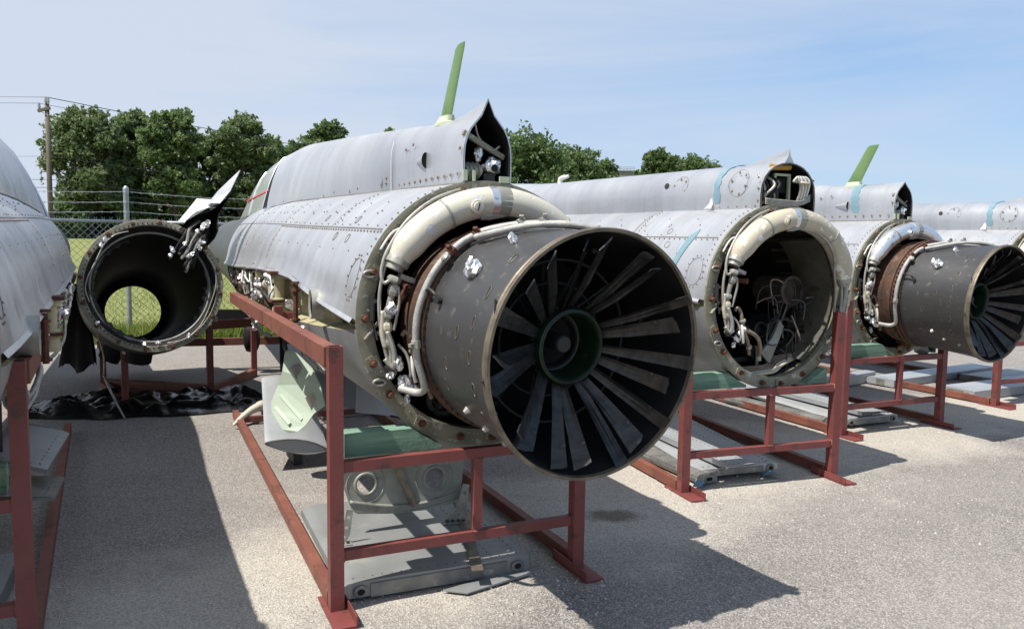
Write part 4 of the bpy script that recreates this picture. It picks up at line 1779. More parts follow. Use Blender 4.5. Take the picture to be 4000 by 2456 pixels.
JETS = [
    dict(loc=(-2.068, 2.032), heading=R(27), label='silver fuselage cut off by the left edge of the photo', slope=.014, spine='broad', duct='cream',
         has_engine=False, sides=(1,), detail=1),
    dict(loc=(-.125, 3.757), heading=R(25.5), label='nearest silver jet fuselage with large exhaust nozzle and cream duct', slope=.018, spine='narrow', duct='cream',
         has_engine=True, sides=(-1,), detail=2),
    dict(loc=(1.808, 5.371), heading=R(26), label='silver jet fuselage with empty round engine bay and tan duct', slope=.003, spine='wide', duct='tan',
         has_engine=False, sides=(), detail=2, mast=False, tape=1),
    dict(loc=(3.54, 7.256), heading=R(27), label='silver jet fuselage with bare metal duct and dark exhaust nozzle', slope=.002, spine='low', duct='metal',
         has_engine=True, sides=(), detail=1, zoff=-.022, tape=1),
    dict(loc=(5.62, 8.51), heading=R(26), label='farthest silver fuselage reaching out of the right edge', slope=.002, spine='wide', duct='tan',
         has_engine=False, sides=(), detail=1, zoff=-.04, mast=False, tape=1),
]
for j in JETS:
    fuselage(**j)


# ------------------------------------------------------------------ stands and timber saddles
def stand(mid, heading, label, wlabel, length=4.1, wood=True, post_h=1.17, rails=(1, 1), jet_dx=0.0, jet_dy=.15):
    root = empty('steel_stand', (mid[0], mid[1], 0), heading)
    tag(root, label, 'stand', 'red steel stands under the fuselages')
    W = .60
    for s in (-1, 1):
        m = MB()
        m.hollow((s * W, 0, .012), (s * W, 0, post_h), .060)
        m.build('post', 'primer', root)
        m = MB()
        m.box((s * W, -.02, .007), (.10, .34, .012))
        m.box((s * (W + (-.047)), -.02, .03), (.006, .34, .045))
        m.build('foot_plate', 'primer', root)
        m = MB()
        m.bar((s * (W + .005), .045, .045), (s * (W + .005), length, .045), .05, .062)
        m.build('bottom_rail', 'primer2', root)
        if rails[0 if s < 0 else 1]:
            m = MB()
            m.bar((s * (W + .008), .032, post_h - .05), (s * (W + .012), length * .47, post_h - .055), .062, .085)
            m.build('upper_rail', 'primer2', root)
            m = MB()
            m.bar((s * (W + .012), length * .472, post_h - .056), (s * (W + .012), length - .1, post_h - .065), .064, .088)
            m.build('upper_rail', 'primer2', root)
            m = MB()
            m.bar((s * (W - .05), length * .46, post_h - .06), (s * (W - .05), length * .46, post_h + .02), .05, .06)
            m.bar((s * (W - .16), length * .46, post_h - .04), (s * (W - .02), length * .46, post_h - .04), .05, .04)
            m.split('cradle_bracket', 'primer', root)
    m = MB()
    m.bar((-W + .03, 0, .645), (W - .03, 0, .645), .046, .048)
    m.build('upper_beam', 'primer', root)
    m = MB()
    m.bar((-W + .03, .004, .25), (W - .03, .004, .25), .042, .044)
    m.build('lower_beam', 'primer', root)
    m = MB()
    m.bar((.06, 0, .273), (.06, 0, .62), .042, .042, (0, 1, 0))
    m.build('middle_post', 'primer', root)
    for x, z_, w_ in ((-W + .03, .645, .05), (W - .03, .645, .05), (-W + .03, .25, .046), (W - .03, .25, .046)):
        m = MB()
        q = [(x, -.023 * a, z_ + b * w_ * .5) for a, b in ((1, -1), (1, 0), (1, 1), (0, 1), (-1, 1))]
        m.tube(q, .006, 6)
        m.build('weld_bead', 'primer2', root, True)
    for z_ in (.274, .620):
        m = MB()
        m.tube([(.06 - .023, -.021, z_), (.06, -.022, z_), (.06 + .023, -.021, z_)], .006, 6)
        m.build('weld_bead', 'primer2', root, True)
    # rear cross frame below the cockpit
    m = MB()
    m.bar((-W, length - .3, .05), (W, length - .3, .05), .05, .05)
    m.split('rear_frame_bar', 'primer2', root)
    if wood:
        # saddle block: planks with a curved seat for the fuselage
        o = [(-W + .05, .672), (W - .05, .672), (W - .05, .775)]
        cx = jet_dx
        r = RF + .012
        a1 = math.acos(max(-1, min(1, (W - .05 - cx) / r)))
        pts = []
        zt = .775
        half = math.sqrt(max(r * r - (ZC - zt) ** 2, 0))
        xr, xl = min(cx + half, W - .06), max(cx - half, -W + .06)
        for x in np.linspace(xr, xl, 21):
            pts.append((float(x), ZC - math.sqrt(max(r * r - (x - cx) ** 2, 0))))
        o += [p for p in pts if p[1] > .675]
        o += [(-W + .05, .775)]
        # two half blocks when the seat cuts right through
        low = min(p[1] for p in pts)
        wr = empty('timber_saddle', (mid[0], mid[1], 0), heading)
        tag(wr, wlabel, 'timber block', 'green timber saddles on the stands')
        if low > .68:
            m = plate([(p[0], p[1]) for p in o], [], .10, lambda x, y, t: (x, t + .085, y))
            m.build('block', 'wood', wr)
        else:
            thr = .690
            dx = math.sqrt(max(r * r - (ZC - thr) ** 2, 0))
            for s in (-1, 1):
                xe = cx + s * dx
                xo = s * (W - .05)
                nn = 8
                xs = np.linspace(xe, max(min(cx + s * half, W - .06), -W + .06), nn)
                oo = [(float(xe), .672)] + [(float(x), ZC - math.sqrt(max(r * r - (x - cx) ** 2, 0))) for x in xs] + [(xo, zt), (xo, .672)]
                if s > 0:
                    oo = list(reversed(oo))
                m = plate(oo, [], .10, lambda x, y, t: (x, t + .085, y))
                m.build('block', 'wood', wr)
    return root


stand((-2.315, 2.545), R(27.5), 'red steel stand at the left edge, its square post in front', 'green timber block on the stand at the left edge', jet_dx=-.08, rails=(0, 1))
stand((-.208, 3.592), R(25), 'red steel stand under the nearest fuselage and exhaust nozzle', 'green timber block under the nearest fuselage', jet_dx=.15, rails=(1, 0))
stand((1.701, 5.265), R(19.5), 'red steel stand under the fuselage with the empty engine bay', 'green timber block under the empty engine bay', jet_dx=.136, rails=(0, 0))
stand((3.395, 6.94), R(24), 'red steel stand under the fuselage with bare metal duct', 'green timber block under the bare metal duct fuselage', jet_dx=.26, rails=(0, 0))
stand((5.565, 8.341), R(24), 'red steel stand farthest to the right', 'green timber block on the farthest stand', jet_dx=.12, rails=(0, 0))


# ------------------------------------------------------------------ loose panels and parts on the ground
def wing_panel(name, loc, rz, label, group, size, th=.085, mat='greypanel', tilt=(0, 0), z=0.0, holes=True, cat='panel', skew=0.0):
    sx, sy = size
    root = empty(name, (loc[0], loc[1], z), rz)
    root.rotation_euler = (tilt[0], tilt[1], rz)
    tag(root, label, cat, group)
    m = MB()
    rows = []
    nx = 7
    for y in np.linspace(0, sy, 9):
        row = []
        k = skew * y
        prof = [(0, .018), (-.012, .045), (-.004, th - .015), (.02, th - .003)]
        for x, z_ in prof:
            row.append((x + k, y, z_))
        for x in np.linspace(.06, sx - .03, nx):
            row.append((x + k, y, th + .004 * mnoise.noise(Vector((x * 3, y * 3, loc[0])))))
        for x, z_ in ((sx, th - .004), (sx, .012)):
            row.append((x + k, y, z_))
        rows.append(row)
    m.grid(rows, close=True)
    n = len(rows[0])
    m.f.append(tuple(range(n)))
    m.f.append(tuple(reversed(range(8 * n, 9 * n))))
    m.build('panel_shell', mat, root, True, 30)
    m = MB()
    m.box((sx * .5, -.004, th * .5), (sx - .24, .006, th * .7))
    m.build('end_rib', 'edgepanel', root)
    if holes:
        for x in (.075, sx - .065):
            m = MB()
            c = Vector((x, -.003, th * .52))
            m.lathe([(.034, .01), (.034, -.008), (.018, -.010), (.014, .02), (.0, .02)], lambda a, r, s: c + Vector((r * math.cos(a), s, r * .8 * math.sin(a))), 12)
            m.build('end_fitting', 'edgepanel', root, True, 30)
            m = MB()
            m.tube([c + Vector((0, -.0115, 0)), c + Vector((0, -.008, 0))], .0135, 10)
            m.build('fitting_hole', 'black', root)
    m = MB()
    for x in np.arange(.05, sx - .03, .045):
        disc_on(m, (x + skew * .03, .045, th + .001), (0, 0, 1), .0045, 6)
    for y in np.arange(.06, sy - .03, .05):
        disc_on(m, (sx - .05 + skew * y, y, th + .001), (0, 0, 1), .0045, 6)
        disc_on(m, (sx - .18 + skew * y, y, th + .001), (0, 0, 1), .0035, 6)
    m.build('panel_rivets', 'edgepanel', root)['kind'] = 'stuff'
    return root


def jl(j, x, y):
    """point in a fuselage's frame to the yard"""
    lx, ly = JETS[j]['loc']
    h = JETS[j]['heading']
    return (lx + x * math.cos(h) - y * math.sin(h), ly + x * math.sin(h) + y * math.cos(h))


# large flat panel below the nearest fuselage
pA = wing_panel('wing_panel', jl(1, -.70, -.06), R(24), 'flat grey wing panel lying under the nearest exhaust nozzle', 'loose wing panels', (.91, 1.12), .09, 'greypanel', z=.004)
m = MB()
m.bar((.60, -.10, .098), (.94, 1.15, .101), .055, .004)
o = m.build('metal_strip', 'lip')
o.location = (*jl(1, -.70, -.06), .004)
o.rotation_euler = (0, 0, R(24))
tag(o, 'long narrow metal strip lying across the nearest grey wing panel', 'strip')
m = MB()
m.add([(0, 0, .0), (.10, -.07, .0), (.46, .03, .0), (.42, .10, .0), (.0, 0, .006), (.10, -.07, .006), (.46, .03, .012), (.42, .10, .010)],
      [(3, 2, 1, 0), (4, 5, 6, 7), (0, 1, 5, 4), (1, 2, 6, 5), (2, 3, 7, 6), (3, 0, 4, 7)])
o = m.build('sheet_offcut', 'greypanel')
o.location = (*jl(1, -.26, -.13), .012)
o.rotation_euler = (0, 0, R(22))
tag(o, 'bent sheet offcut leaning on the front edge of the nearest wing panel', 'offcut')


def bracket(loc, rz, s, label, z=.096):
    root = empty('perforated_bracket', (loc[0], loc[1], z), rz)
    tag(root, label, 'bracket', 'perforated brackets on the wing panel')
    o = [(0, 0), (.075, 0), (.10, .04), (.115, .16), (.085, .165), (.06, .07), (.02, .035)]
    m = plate([(a * s, b * s) for a, b in o], [circ(.07 * s, .03 * s, .009 * s, 8), circ(.083 * s, .075 * s, .009 * s, 8), circ(.094 * s, .125 * s, .009 * s, 8)], .007,
              lambda x, y, t: (x, t, y))
    m.build('web', 'pipe', root)
    m = MB()
    m.box((.05 * s, -.015, .003), (.11 * s, .05, .005))
    m.build('foot', 'pipe', root)
    m = MB()
    for k in range(4):
        m.tube([((.015 + .024 * k) * s, -.02, .0), ((.015 + .024 * k) * s, -.02, .016)], .008, 6)
    m.split('foot_stud', 'dark', root)


bracket(jl(1, -.66, .42), R(20), 1.05, 'small perforated bracket by the left post on the wing panel')
bracket(jl(1, -.02, .50), R(15), 1.25, 'perforated bracket with black studs by the middle post on the wing panel')

# holed bulkhead plate hanging below the belly
hp = empty('holed_plate', (*jl(1, -.22, .52), 0), R(25.5))
tag(hp, 'stained grey plate with two round holes hanging under the nearest fuselage', 'plate')
outl = [(-.335, .66), (-.345, .36), (-.30, .225), (-.27, .205), (-.1, .185), (.1, .178), (.24, .19), (.30, .22), (.325, .40), (.325, .66)]


def bulge(x, y, t):
    return (x, t + .10 * (y - .42) ** 2 * -3.0 + .05 * x * x, y)


h1, h2 = circ(-.225, .355, .052), circ(.155, .345, .058)
plate(outl, [h1, h2], .008, bulge).build('plate', 'bulk', hp)
for cx_, cy_, r_ in ((-.225, .355, .056), (.155, .345, .062)):
    m = MB()
    m.tube([bulge(cx_ + r_ * math.cos(a), cy_ + r_ * math.sin(a), -.004) for a in np.linspace(0, 2 * math.pi, 25)], .009, 7, False)
    m.build('hole_flange', 'bulk', hp, True)
    m = MB()
    m.tube([bulge(cx_ + (r_ + .045) * math.cos(a), cy_ + (r_ + .045) * math.sin(a), -.003) for a in np.linspace(0, 2 * math.pi, 25)], .005, 5, False)
    m.build('pressed_ring', 'bulk', hp, True)
m = MB()
m.tube(spline([bulge(-.31, .27, -.004), bulge(-.1, .225, -.005), bulge(.1, .218, -.005), bulge(.29, .25, -.004)], 8), .010, 7)
m.build('stiffener', 'bulk', hp, True)
m = MB()
m.bar(bulge(-.13, .60, -.015), bulge(.03, .215, -.012), .035, .016, (0, 1, 0))
m.build('diagonal_rib', 'lip', hp)
m = MB()
m.bar((-.2, .0, .60), (.2, .0, .60), .05, .05)
m.build('hanger', 'dark', hp)
m = MB()
for k in range(40):
    t = k / 39
    x = -.30 + .6 * t
    y = .235 - .035 * math.sin(math.pi * t)
    p = bulge(x, y - .012, -.005)
    disc_on(m, p, (0, -1, 0), .004, 6)
m.build('plate_rivets', 'edgepanel', hp)['kind'] = 'stuff'

# mint green door hanging by a hinge
md = empty('mint_door_panel', (*jl(1, -.56, 1.9), 0), R(25.5))
tag(md, 'pale mint green torn panel hanging below the nearest fuselage', 'panel')
outl = [(-.06, .88), (.0, .87), (.12, .76), (.17, .66), (.20, .53), (.13, .47), (.09, .40), (.04, .355), (-.03, .335), (-.075, .36), (-.15, .47), (-.155, .53), (-.12, .64), (-.075, .74)]
def f3(x, y, t):
    k = .03 * mnoise.noise(Vector((x * 11, y * 9, 3)))
    return (x * .86 + .7 * t + .05 * (y - .6) + k, t * .7 - 1.0 * x + .05 * math.sin(x * 9) + .22 * (y - .6) + k, y)


plate(outl, [], .010, f3).build('door_skin', 'mint', md)
for pts_ in ([(-.13, .50), (-.02, .40)], [(-.10, .58), (.06, .43)]):
    m = MB()
    m.bar(f3(*pts_[0], -.004), f3(*pts_[1], -.004), .022, .008, (0, 1, 0))
    m.build('pressed_bead', 'mint', md)
m = MB()
m.tube(spline([f3(-.06, .88, 0), (-.05, .05, .93), (-.02, .08, 1.0)], 4), .016, 7)
m.tube(spline([f3(.05, .84, 0), (.06, .05, .9), (.04, .08, .98)], 4), .014, 7)
m.split('hinge_arm', 'dark', md, True)
m = MB()
m.box(f3(.03, .72, -.02), (.06, .03, .13), m=Matrix.Rotation(R(-25), 3, 'Y'))
m.build('latch', 'pipe', md)
m = MB()
m.box(f3(.12, .56, -.012), (.05, .012, .07), m=Matrix.Rotation(R(-25), 3, 'Y'))
m.build('patch_plate', 'tan', md)

# folded flap section leaning under the fuselage
fp = empty('flap_section', (*jl(1, -.50, 2.45), 0), R(25.5))
tag(fp, 'grey aerofoil flap section standing on its end under the nearest fuselage', 'flap')
rows = []
for t in np.linspace(0, 1, 8):
    x0, y0, z0_ = lerp(-.22, -.12, t), lerp(-.30, .55, t), lerp(.02, .33, t)
    row = []
    for a in np.linspace(0, 2 * math.pi, 21)[:-1]:
        ch = lerp(.44, .36, t)
        xx = ch * .5 * (1 + math.cos(a))
        hh = .055 * math.sin(a) * (xx / ch * 3.0) ** .5 * (1.25 - xx / ch) if xx > 0 else 0
        row.append((x0 + ch - xx * 1.0, y0, z0_ + .10 + hh - .1 * (ch - xx) * 0 + (.09 * (1 - (ch - xx) / ch))))
    rows.append(row)
m = MB().grid(rows, close=True)
n = 20
m.f.append(tuple(range(n)))
m.f.append(tuple(reversed(range(7 * n, 8 * n))))
m.build('flap_skin', 'palepanel', fp, True, 40)
m = MB()
m.tube([(x, y - .004, z) for x, y, z in rows[0]] + [(rows[0][0][0], rows[0][0][1] - .004, rows[0][0][2])], .006, 5)
m.build('end_bead', 'edgepanel', fp, True)
m = MB()
m.box((.02, -.05, .05), (.06, .3, .09))
m.build('flap_foot', 'dark', fp)
for i, (c_, s_, rz_, lab, mt) in enumerate((((-.1, 2.9, .42), (.5, .04, .26), 12, 'dark grey flat panel propped behind the flap section', 'greypanel'),
                                            ((.12, 2.0, .52), (.46, .03, .30), 24, 'pale grey curved panel hanging behind the left post', 'palepanel'))):
    m = MB()
    rows = []
    for x in np.linspace(-.5, .5, 9):
        rows.append([(x * s_[0], .06 * x * x * 4 * s_[1] * 10 * .3, -s_[2] / 2 - .03 * x), (x * s_[0] * .96, .02 + .06 * x * x, s_[2] / 2 + .02 * x),
                     (x * s_[0] * .96, .03 + .06 * x * x, s_[2] / 2 + .02 * x), (x * s_[0], .012 + .06 * x * x * 4 * s_[1] * 10 * .3, -s_[2] / 2 - .03 * x)])
    m.grid(rows, close=True)
    m.f.append((0, 1, 2, 3))
    m.f.append((35, 34, 33, 32))
    o = m.build('loose_panel', mt, None, True, 40)
    o.location = (*jl(1, c_[0], c_[1]), c_[2])
    o.rotation_euler = (R(-14), R(6), R(rz_))
    tag(o, lab, 'panel', 'panels below the nearest belly')

# pitot probe on the ground
pr = empty('pitot_probe', (*jl(1, -.78, 3.54), .02), R(25.5))
tag(pr, 'ivory pointed probe lying on the ground beside the black plastic', 'probe')
pp = [(0, 0, .02), (.06, .08, .05), (.16, .21, .085), (.26, .32, .10), (.37, .45, .105), (.5, .55, .115), (.66, .61, .13)]
m = MB()
m.tube(spline(pp, 4), [.010 + .032 * min(1, i / 12) for i in range(25)], 12)
m.build('probe_body', 'ivory', pr, True)
m = MB()
m.tube([pp[3], (pp[3][0] + .02, pp[3][1] + .024, pp[3][2] + .002)], .048, 12)
m.build('probe_collar', 'ivory', pr, True, 40)
m = MB()
m.bar((.3, .4, .0), (.3, .4, .07), .03, .06)
m.bar((.62, .6, .0), (.62, .6, .09), .03, .06)
m.split('probe_rest', 'dark', pr)

# panels under the other stands (yard coordinates)
wing_panel('wing_panel', (1.30, 5.30), R(17), 'grey wing panel with riveted edge under the empty engine bay', 'loose wing panels', (.62, 1.9), .06, 'palepanel', z=.03, tilt=(R(2.2), R(-1)))
wing_panel('wing_panel', (1.27, 5.22), R(24), 'rounded grey leading edge strip beside the left post of the second stand', 'loose wing panels', (.16, .9), .085, 'edgepanel', holes=True)
wing_panel('wing_panel', (1.47, 5.26), R(24), 'pale thin panel lying on top of the second stand\'s wing panel', 'loose wing panels', (.26, 1.25), .016, 'palepanel', tilt=(R(2), 0), z=.105, holes=False)
wing_panel('wing_panel', (2.98, 6.96), R(24), 'grey wing panel lying between the second and third stands', 'loose wing panels', (.66, 1.8), .07, 'palepanel', z=.02, tilt=(R(1.5), 0))
wing_panel('wing_panel', (3.16, 7.0), R(28), 'thin pale panel stacked on the third stand\'s wing panel', 'loose wing panels', (.34, 1.2), .02, 'palepanel', z=.11, tilt=(R(1.0), 0), holes=False)
wing_panel('wing_panel', (2.80, 6.99), R(30), 'worn grey leading edge lying against the third stand\'s panel', 'loose wing panels', (.12, 1.2), .09, 'edgepanel')
wing_panel('wing_panel', (4.25, 9.35), R(-58), 'long grey flap lying behind the third stand', 'loose wing panels', (.34, 2.3), .10, 'palepanel', holes=False)
wing_panel('wing_panel', (4.75, 8.72), R(-62), 'long pale flap lying beside the farthest stand', 'loose wing panels', (.42, 2.6), .11, 'palepanel', holes=True)
wing_panel('wing_panel', (5.5, 9.6), R(-60), 'grey flap lying farthest back between the last stands', 'loose wing panels', (.5, 2.6), .10, 'greypanel', holes=False)
wing_panel('wing_panel', (3.45, 8.95), R(-52), 'white capped flap end lying behind the third stand', 'loose wing panels', (.16, 1.1), .13, 'palepanel', holes=False)
for k, (p, lab) in enumerate((((-.02, .05, 2), 'blue tape scrap on the gravel by the second stand\'s panels'), ((-.60, .02, 2), 'blue tape scrap by the leading edge strip'),
                              ((-.1, .06, 3), 'blue tape scrap on the gravel by the third stand\'s panels'))):
    m = MB()
    q = [(0, 0, .01), (.06, -.015, .035), (.13, .01, .012), (.12, .06, .01), (.05, .05, .045), (.0, .05, .008)]
    m.add(q + [(a, b, c - .002) for a, b, c in q], [(0, 1, 4, 5), (1, 2, 3, 4), (11, 10, 7, 6), (10, 9, 8, 7)])
    o = m.build('tape_scrap', 'tape')
    o.location = (*jl(p[2], p[0], p[1]), .012)
    o.rotation_euler = (0, 0, k * .9)
    tag(o, lab, 'tape scrap', 'blue tape scraps on the ground')


# ------------------------------------------------------------------ parts under the left-edge fuselage
wl = wing_panel('folded_flap', jl(0, .28, 2.15), R(20), 'grey flap with rust-stained edge hanging by the left-edge post', None, (.32, .55), .035, 'greypanel', tilt=(R(8), R(16)), z=.42, holes=False, cat='flap')
wl2 = wing_panel('folded_flap', jl(0, .22, 1.85), R(24), 'dark grey flap below the rust-stained one by the left-edge post', None, (.42, .5), .035, 'edgepanel', tilt=(R(-4), R(6)), z=.30, holes=False, cat='flap')
wl3 = wing_panel('wing_panel', jl(0, -.25, .75), R(24), 'grey wing panel low on the ground at the left edge', 'loose wing panels', (.70, .9), .10, 'greypanel', z=.0)
for o in (wl, wl2):
    for y_ in (.12, .42):
        m = MB()
        m.bar((.06, y_, .03), (-.05, y_, .50), .03, .012, (0, 1, 0))
        m.build('hanger_strap', 'dark', o)
    if 'group' in o:
        del o['group']


# ------------------------------------------------------------------ detached tail section
def tail_section():
    C = Vector((-3.25, 7.15, 1.185))
    D = Vector((-4.49, 9.35, .74))
    ax = (D - C).normalized()
    L = (D - C).length
    ex = Vector((1, 0, 0))
    ex = (ex - ax * ex.dot(ax)).normalized()
    ez = ex.cross(ax)
    if ez.z < 0:
        ez = -ez
    roll = R(-34)
    u = ex * math.cos(roll) + ez * math.sin(roll)
    w = -ex * math.sin(roll) + ez * math.cos(roll)
    root = empty('tail_section', (C.x, C.y, 0))
    tag(root, 'open black tail section ring behind the plastic sheet, facing the camera', 'tail section')
    O = Vector((C.x, C.y, 0))

    def fr(a, r, s):
        return C + ax * s + u * (r * math.cos(a)) + w * (r * math.sin(a)) - O
    m = MB()
    m.lathe([(.60, 0), (.605, .03), (.605, .5), (.585, 1.2), (.53, 1.9), (.47, L)], fr, 64)
    m.build('tail_skin', 'noseGrey', root, True)
    m = MB()
    m.lathe([(.60, .0), (.604, -.006), (.60, -.012), (.553, -.012), (.549, -.004), (.549, .05)], fr, 80)
    rg = m.build('front_frame', 'olive', root, True, 40)
    for k in range(16):
        a = 2 * math.pi * (k + .4) / 16
        o = link('bolt', BOLT, rg)
        q = fr(a, .577, -.014)
        o.location = q
        o.rotation_mode = 'QUATERNION'
        o.rotation_quaternion = ax.to_track_quat('Y', 'Z')
    m = MB()
    for k in range(90):
        a = 2 * math.pi * k / 90
        disc_on(m, fr(a, .566, -.0135), -ax, .0065, 6, 1, None, .002)
    m.build('frame_holes', 'black', rg)['kind'] = 'stuff'
    m = MB()
    m.lathe([(.549, .04), (.53, .10), (.50, .14), (.49, .2)], fr, 64)
    m.build('inner_flange', 'innershade', root, True, 40)
    m = MB()
    m.tube([fr(2 * math.pi * k / 64, .505, .13) for k in range(65)], .012, 6, False)
    m.build('edge_bead', 'bulk', root, True)
    # liner with a far opening that light comes through
    m = MB()
    m.lathe([(.49, .2), (.46, 1.0), (.42, 1.8), (.39, L - .02), (.30, L - .01)], fr, 64)
    m.build('jet_pipe', 'black', root, True)
    # scalloped heat shield at the near lower edge
    m = MB()
    n = 60
    rows = [[], []]
    for k in range(n + 1):
        a = R(lerp(150, 400, k / n)) + 0
        rows[0].append(fr(a, .49, .22))
        rows[1].append(fr(a, .455 + .016 * (1 if (k % 3) else -.2), .24))
    m.grid(rows)
    m.build('scalloped_shield', 'dark', root)
    # torn pale lining strip
    for a0, a1, rr in ((182, 222, .485), (5, 60, .492)):
        m = MB()
        rows = [[], []]
        for k in range(15):
            a = R(lerp(a0, a1, k / 14))
            rows[0].append(fr(a, rr, .10))
            rows[1].append(fr(a, rr - .012 - .022 * random.random() * math.sin(math.pi * k / 14), .08))
        m.grid(rows)
        m.build('torn_lining', 'bulk', root)
    # fin root: bent sheet fairing with cables
    rows = []
    for y, sc in ((-.05, 1.0), (.25, .96), (.6, .8), (1.0, .55)):
        pr_ = [(-.14, .55), (-.145, .68), (-.125, .76), (-.07, .82), (-.03, .90), (.0, 1.13 - .25 * (y + .05)), (.03, .90), (.07, .82), (.125, .76), (.145, .68), (.14, .55)]
        rows.append([C + ax * y + u * x + w * (.55 + (z - .55) * sc) - O for x, z in pr_])
    m = MB().grid(rows)
    m.build('fin_root_fairing', 'silver', root, True, 40)
    m = MB()
    m.grid([[lerp_v(p, C + ax * .02 + w * .7 - O, .05) for p in rows[0]], [lerp_v(p, C + ax * .25 + w * .7 - O, .05) for p in rows[1]], [lerp_v(p, C + ax * .6 + w * .65 - O, .06) for p in rows[2]]])
    m.build('fairing_lining', 'innershade', root, True)
    def sheet(name, pts, mat, th=.012):
        pts = [Vector(p) - O for p in pts]
        nn = (pts[1] - pts[0]).cross(pts[2] - pts[0]).normalized() * th
        k = len(pts)
        q = MB()
        q.add(pts + [p + nn for p in pts], [tuple(range(k)), tuple(reversed(range(k, 2 * k)))] + [(i, (i + 1) % k, (i + 1) % k + k, i + k) for i in range(k)])
        return q.build(name, mat, root)
    sheet('bent_sheet', [(-3.02, 7.16, 1.755), (-2.87, 7.24, 1.975), (-2.66, 7.30, 1.965), (-2.72, 7.16, 1.90), (-2.83, 7.10, 1.85), (-2.93, 7.08, 1.755)], 'palewhite')
    sheet('fin_sheet', [(-2.80, 7.22, 1.89), (-2.70, 7.30, 2.05), (-2.53, 7.40, 2.25), (-2.56, 7.22, 2.05), (-2.615, 7.10, 1.93), (-2.70, 7.12, 1.93)], 'silver')
    rr = random.Random(3)
    for k in range(13):
        m = MB()
        x0 = -.09 + .015 * k
        q = [C + ax * .1 + u * x0 + w * rr.uniform(.68, .80) - O, C - ax * .03 + u * (x0 + rr.uniform(-.03, .05)) + w * .60 - O,
             C - ax * .05 + u * (x0 + rr.uniform(-.01, .07)) + w * rr.uniform(.40, .5) - O, C - ax * .02 + u * (x0 + .05 + rr.uniform(-.04, .04)) + w * rr.uniform(.26, .4) - O]
        m.tube(spline(q, 5), rr.uniform(.010, .020), 7)
        m.build('cable', ('blackhose', 'blackhose', 'pipe', 'black')[k % 4], root, True)
    for k in range(9):
        p = C - ax * .06 + u * (-.02 + rr.uniform(-.06, .12)) + w * (.30 + .055 * k) - O
        foil(p, .024 + .006 * (k % 3), root, k)
    m = MB()
    q = C - ax * .02 + u * .0 + w * .72 - O
    m.tube([q, q - ax * .03], .03, 12)
    m.build('white_cap', 'white', root)
    m = MB()
    q = C + ax * .25 + u * -.12 + w * .93 - O
    m.tube([q, q + Vector((.0, .0, .03)), q + Vector((0, 0, .04))], [.028, .026, .012], 10)
    m.build('red_cap', 'red', root, True)
    # loose lines that follow the ring
    for a0, a1, rr_, s_, mt in ((150, 235, .52, -.02, 'pipe'), (-40, 70, .535, -.02, 'pipe'), (240, 300, .525, -.03, 'dark'), (200, 280, .50, -.01, 'dark')):
        m = MB()
        m.tube(spline([fr(R(lerp(a0, a1, t)), rr_ + .02 * math.sin(t * 9), s_) for t in np.linspace(0, 1, 8)], 4), .006, 6)
        m.build('ring_line', mt, root, True)
    for a, r_ in ((172, .55), (178, .54), (255, .56), (-20, .55), (-48, .52), (300, .54)):
        foil(fr(R(a), r_, -.03), .024, root, int(a))
    m = MB()
    for a in (148, 62, 8):
        q = fr(R(a), .61, .02)
        m.box(q, (.05, .03, .05))
    m.split('edge_lug', 'bulk', root)
    # belly blocks below
    m = MB()
    m.tube([fr(R(300), .55, .5), fr(R(300), .66, .55)], .12, 12)
    m.tube([fr(R(280), .55, .9), fr(R(280), .70, .95)], .10, 12)
    m.split('belly_pod', 'black', root, True, 40)
    return root


def lerp_v(a, b, t):
    return Vector(a) + (Vector(b) - Vector(a)) * t


tail_section()
# posts of the stand that carries it
ts = empty('tail_stand', (-3.4, 7.9, 0), R(30))
tag(ts, 'thin red steel stand under the detached tail section', 'stand')


def tl(p):
    v = Vector((p[0] + 3.4, p[1] - 7.9, p[2]))
    return Matrix.Rotation(-R(30), 3, 'Z') @ v


for b, h in (((-3.66, 7.42), .60), ((-3.13, 8.15), .80), ((-4.35, 8.35), .50), ((-3.05, 9.3), .62)):
    m = MB()
    m.bar(tl((b[0], b[1], 0)), tl((b[0], b[1], h)), .06, .06, (0, 1, 0))
    m.build('post', 'primer', ts)
    m = MB()
    c = tl((b[0], b[1], h - .06))
    m.tube([c + Vector((0, -.032, 0)), c + Vector((0, -.04, 0))], .022, 8)
    m.build('bolt_head', 'white', ts)
for a, b in (((-4.35, 8.35, .06), (-3.13, 8.15, .06)), ((-3.66, 7.42, .04), (-4.35, 8.35, .04)), ((-3.13, 8.15, .04), (-3.05, 9.3, .04)), ((-4.9, 9.3, .35), (-2.0, 10.2, .35)),
             ((-3.13, 8.2, .72), (-2.4, 9.2, .70))):
    m = MB()
    m.bar(tl(a), tl(b), .07, .09)
    m.build('beam', 'primer2', ts)
# dangling turnbuckle cable
m = MB()
m.tube(spline([(-3.83, 7.2, .82), (-3.76, 7.18, .66), (-3.72, 7.16, .52), (-3.72, 7.15, .36)], 5), .007, 5)
m.tube([(-3.72, 7.15, .36), (-3.66, 7.1, .28), (-3.56, 7.03, .15)], .012, 6)
m.tube([(-3.56, 7.03, .15), (-3.44, 6.95, .01)], .008, 5)
o = m.build('turnbuckle_cable', 'pipe', None, True)
tag(o, 'thin cable with turnbuckle dangling from the tail section ring', 'cable')

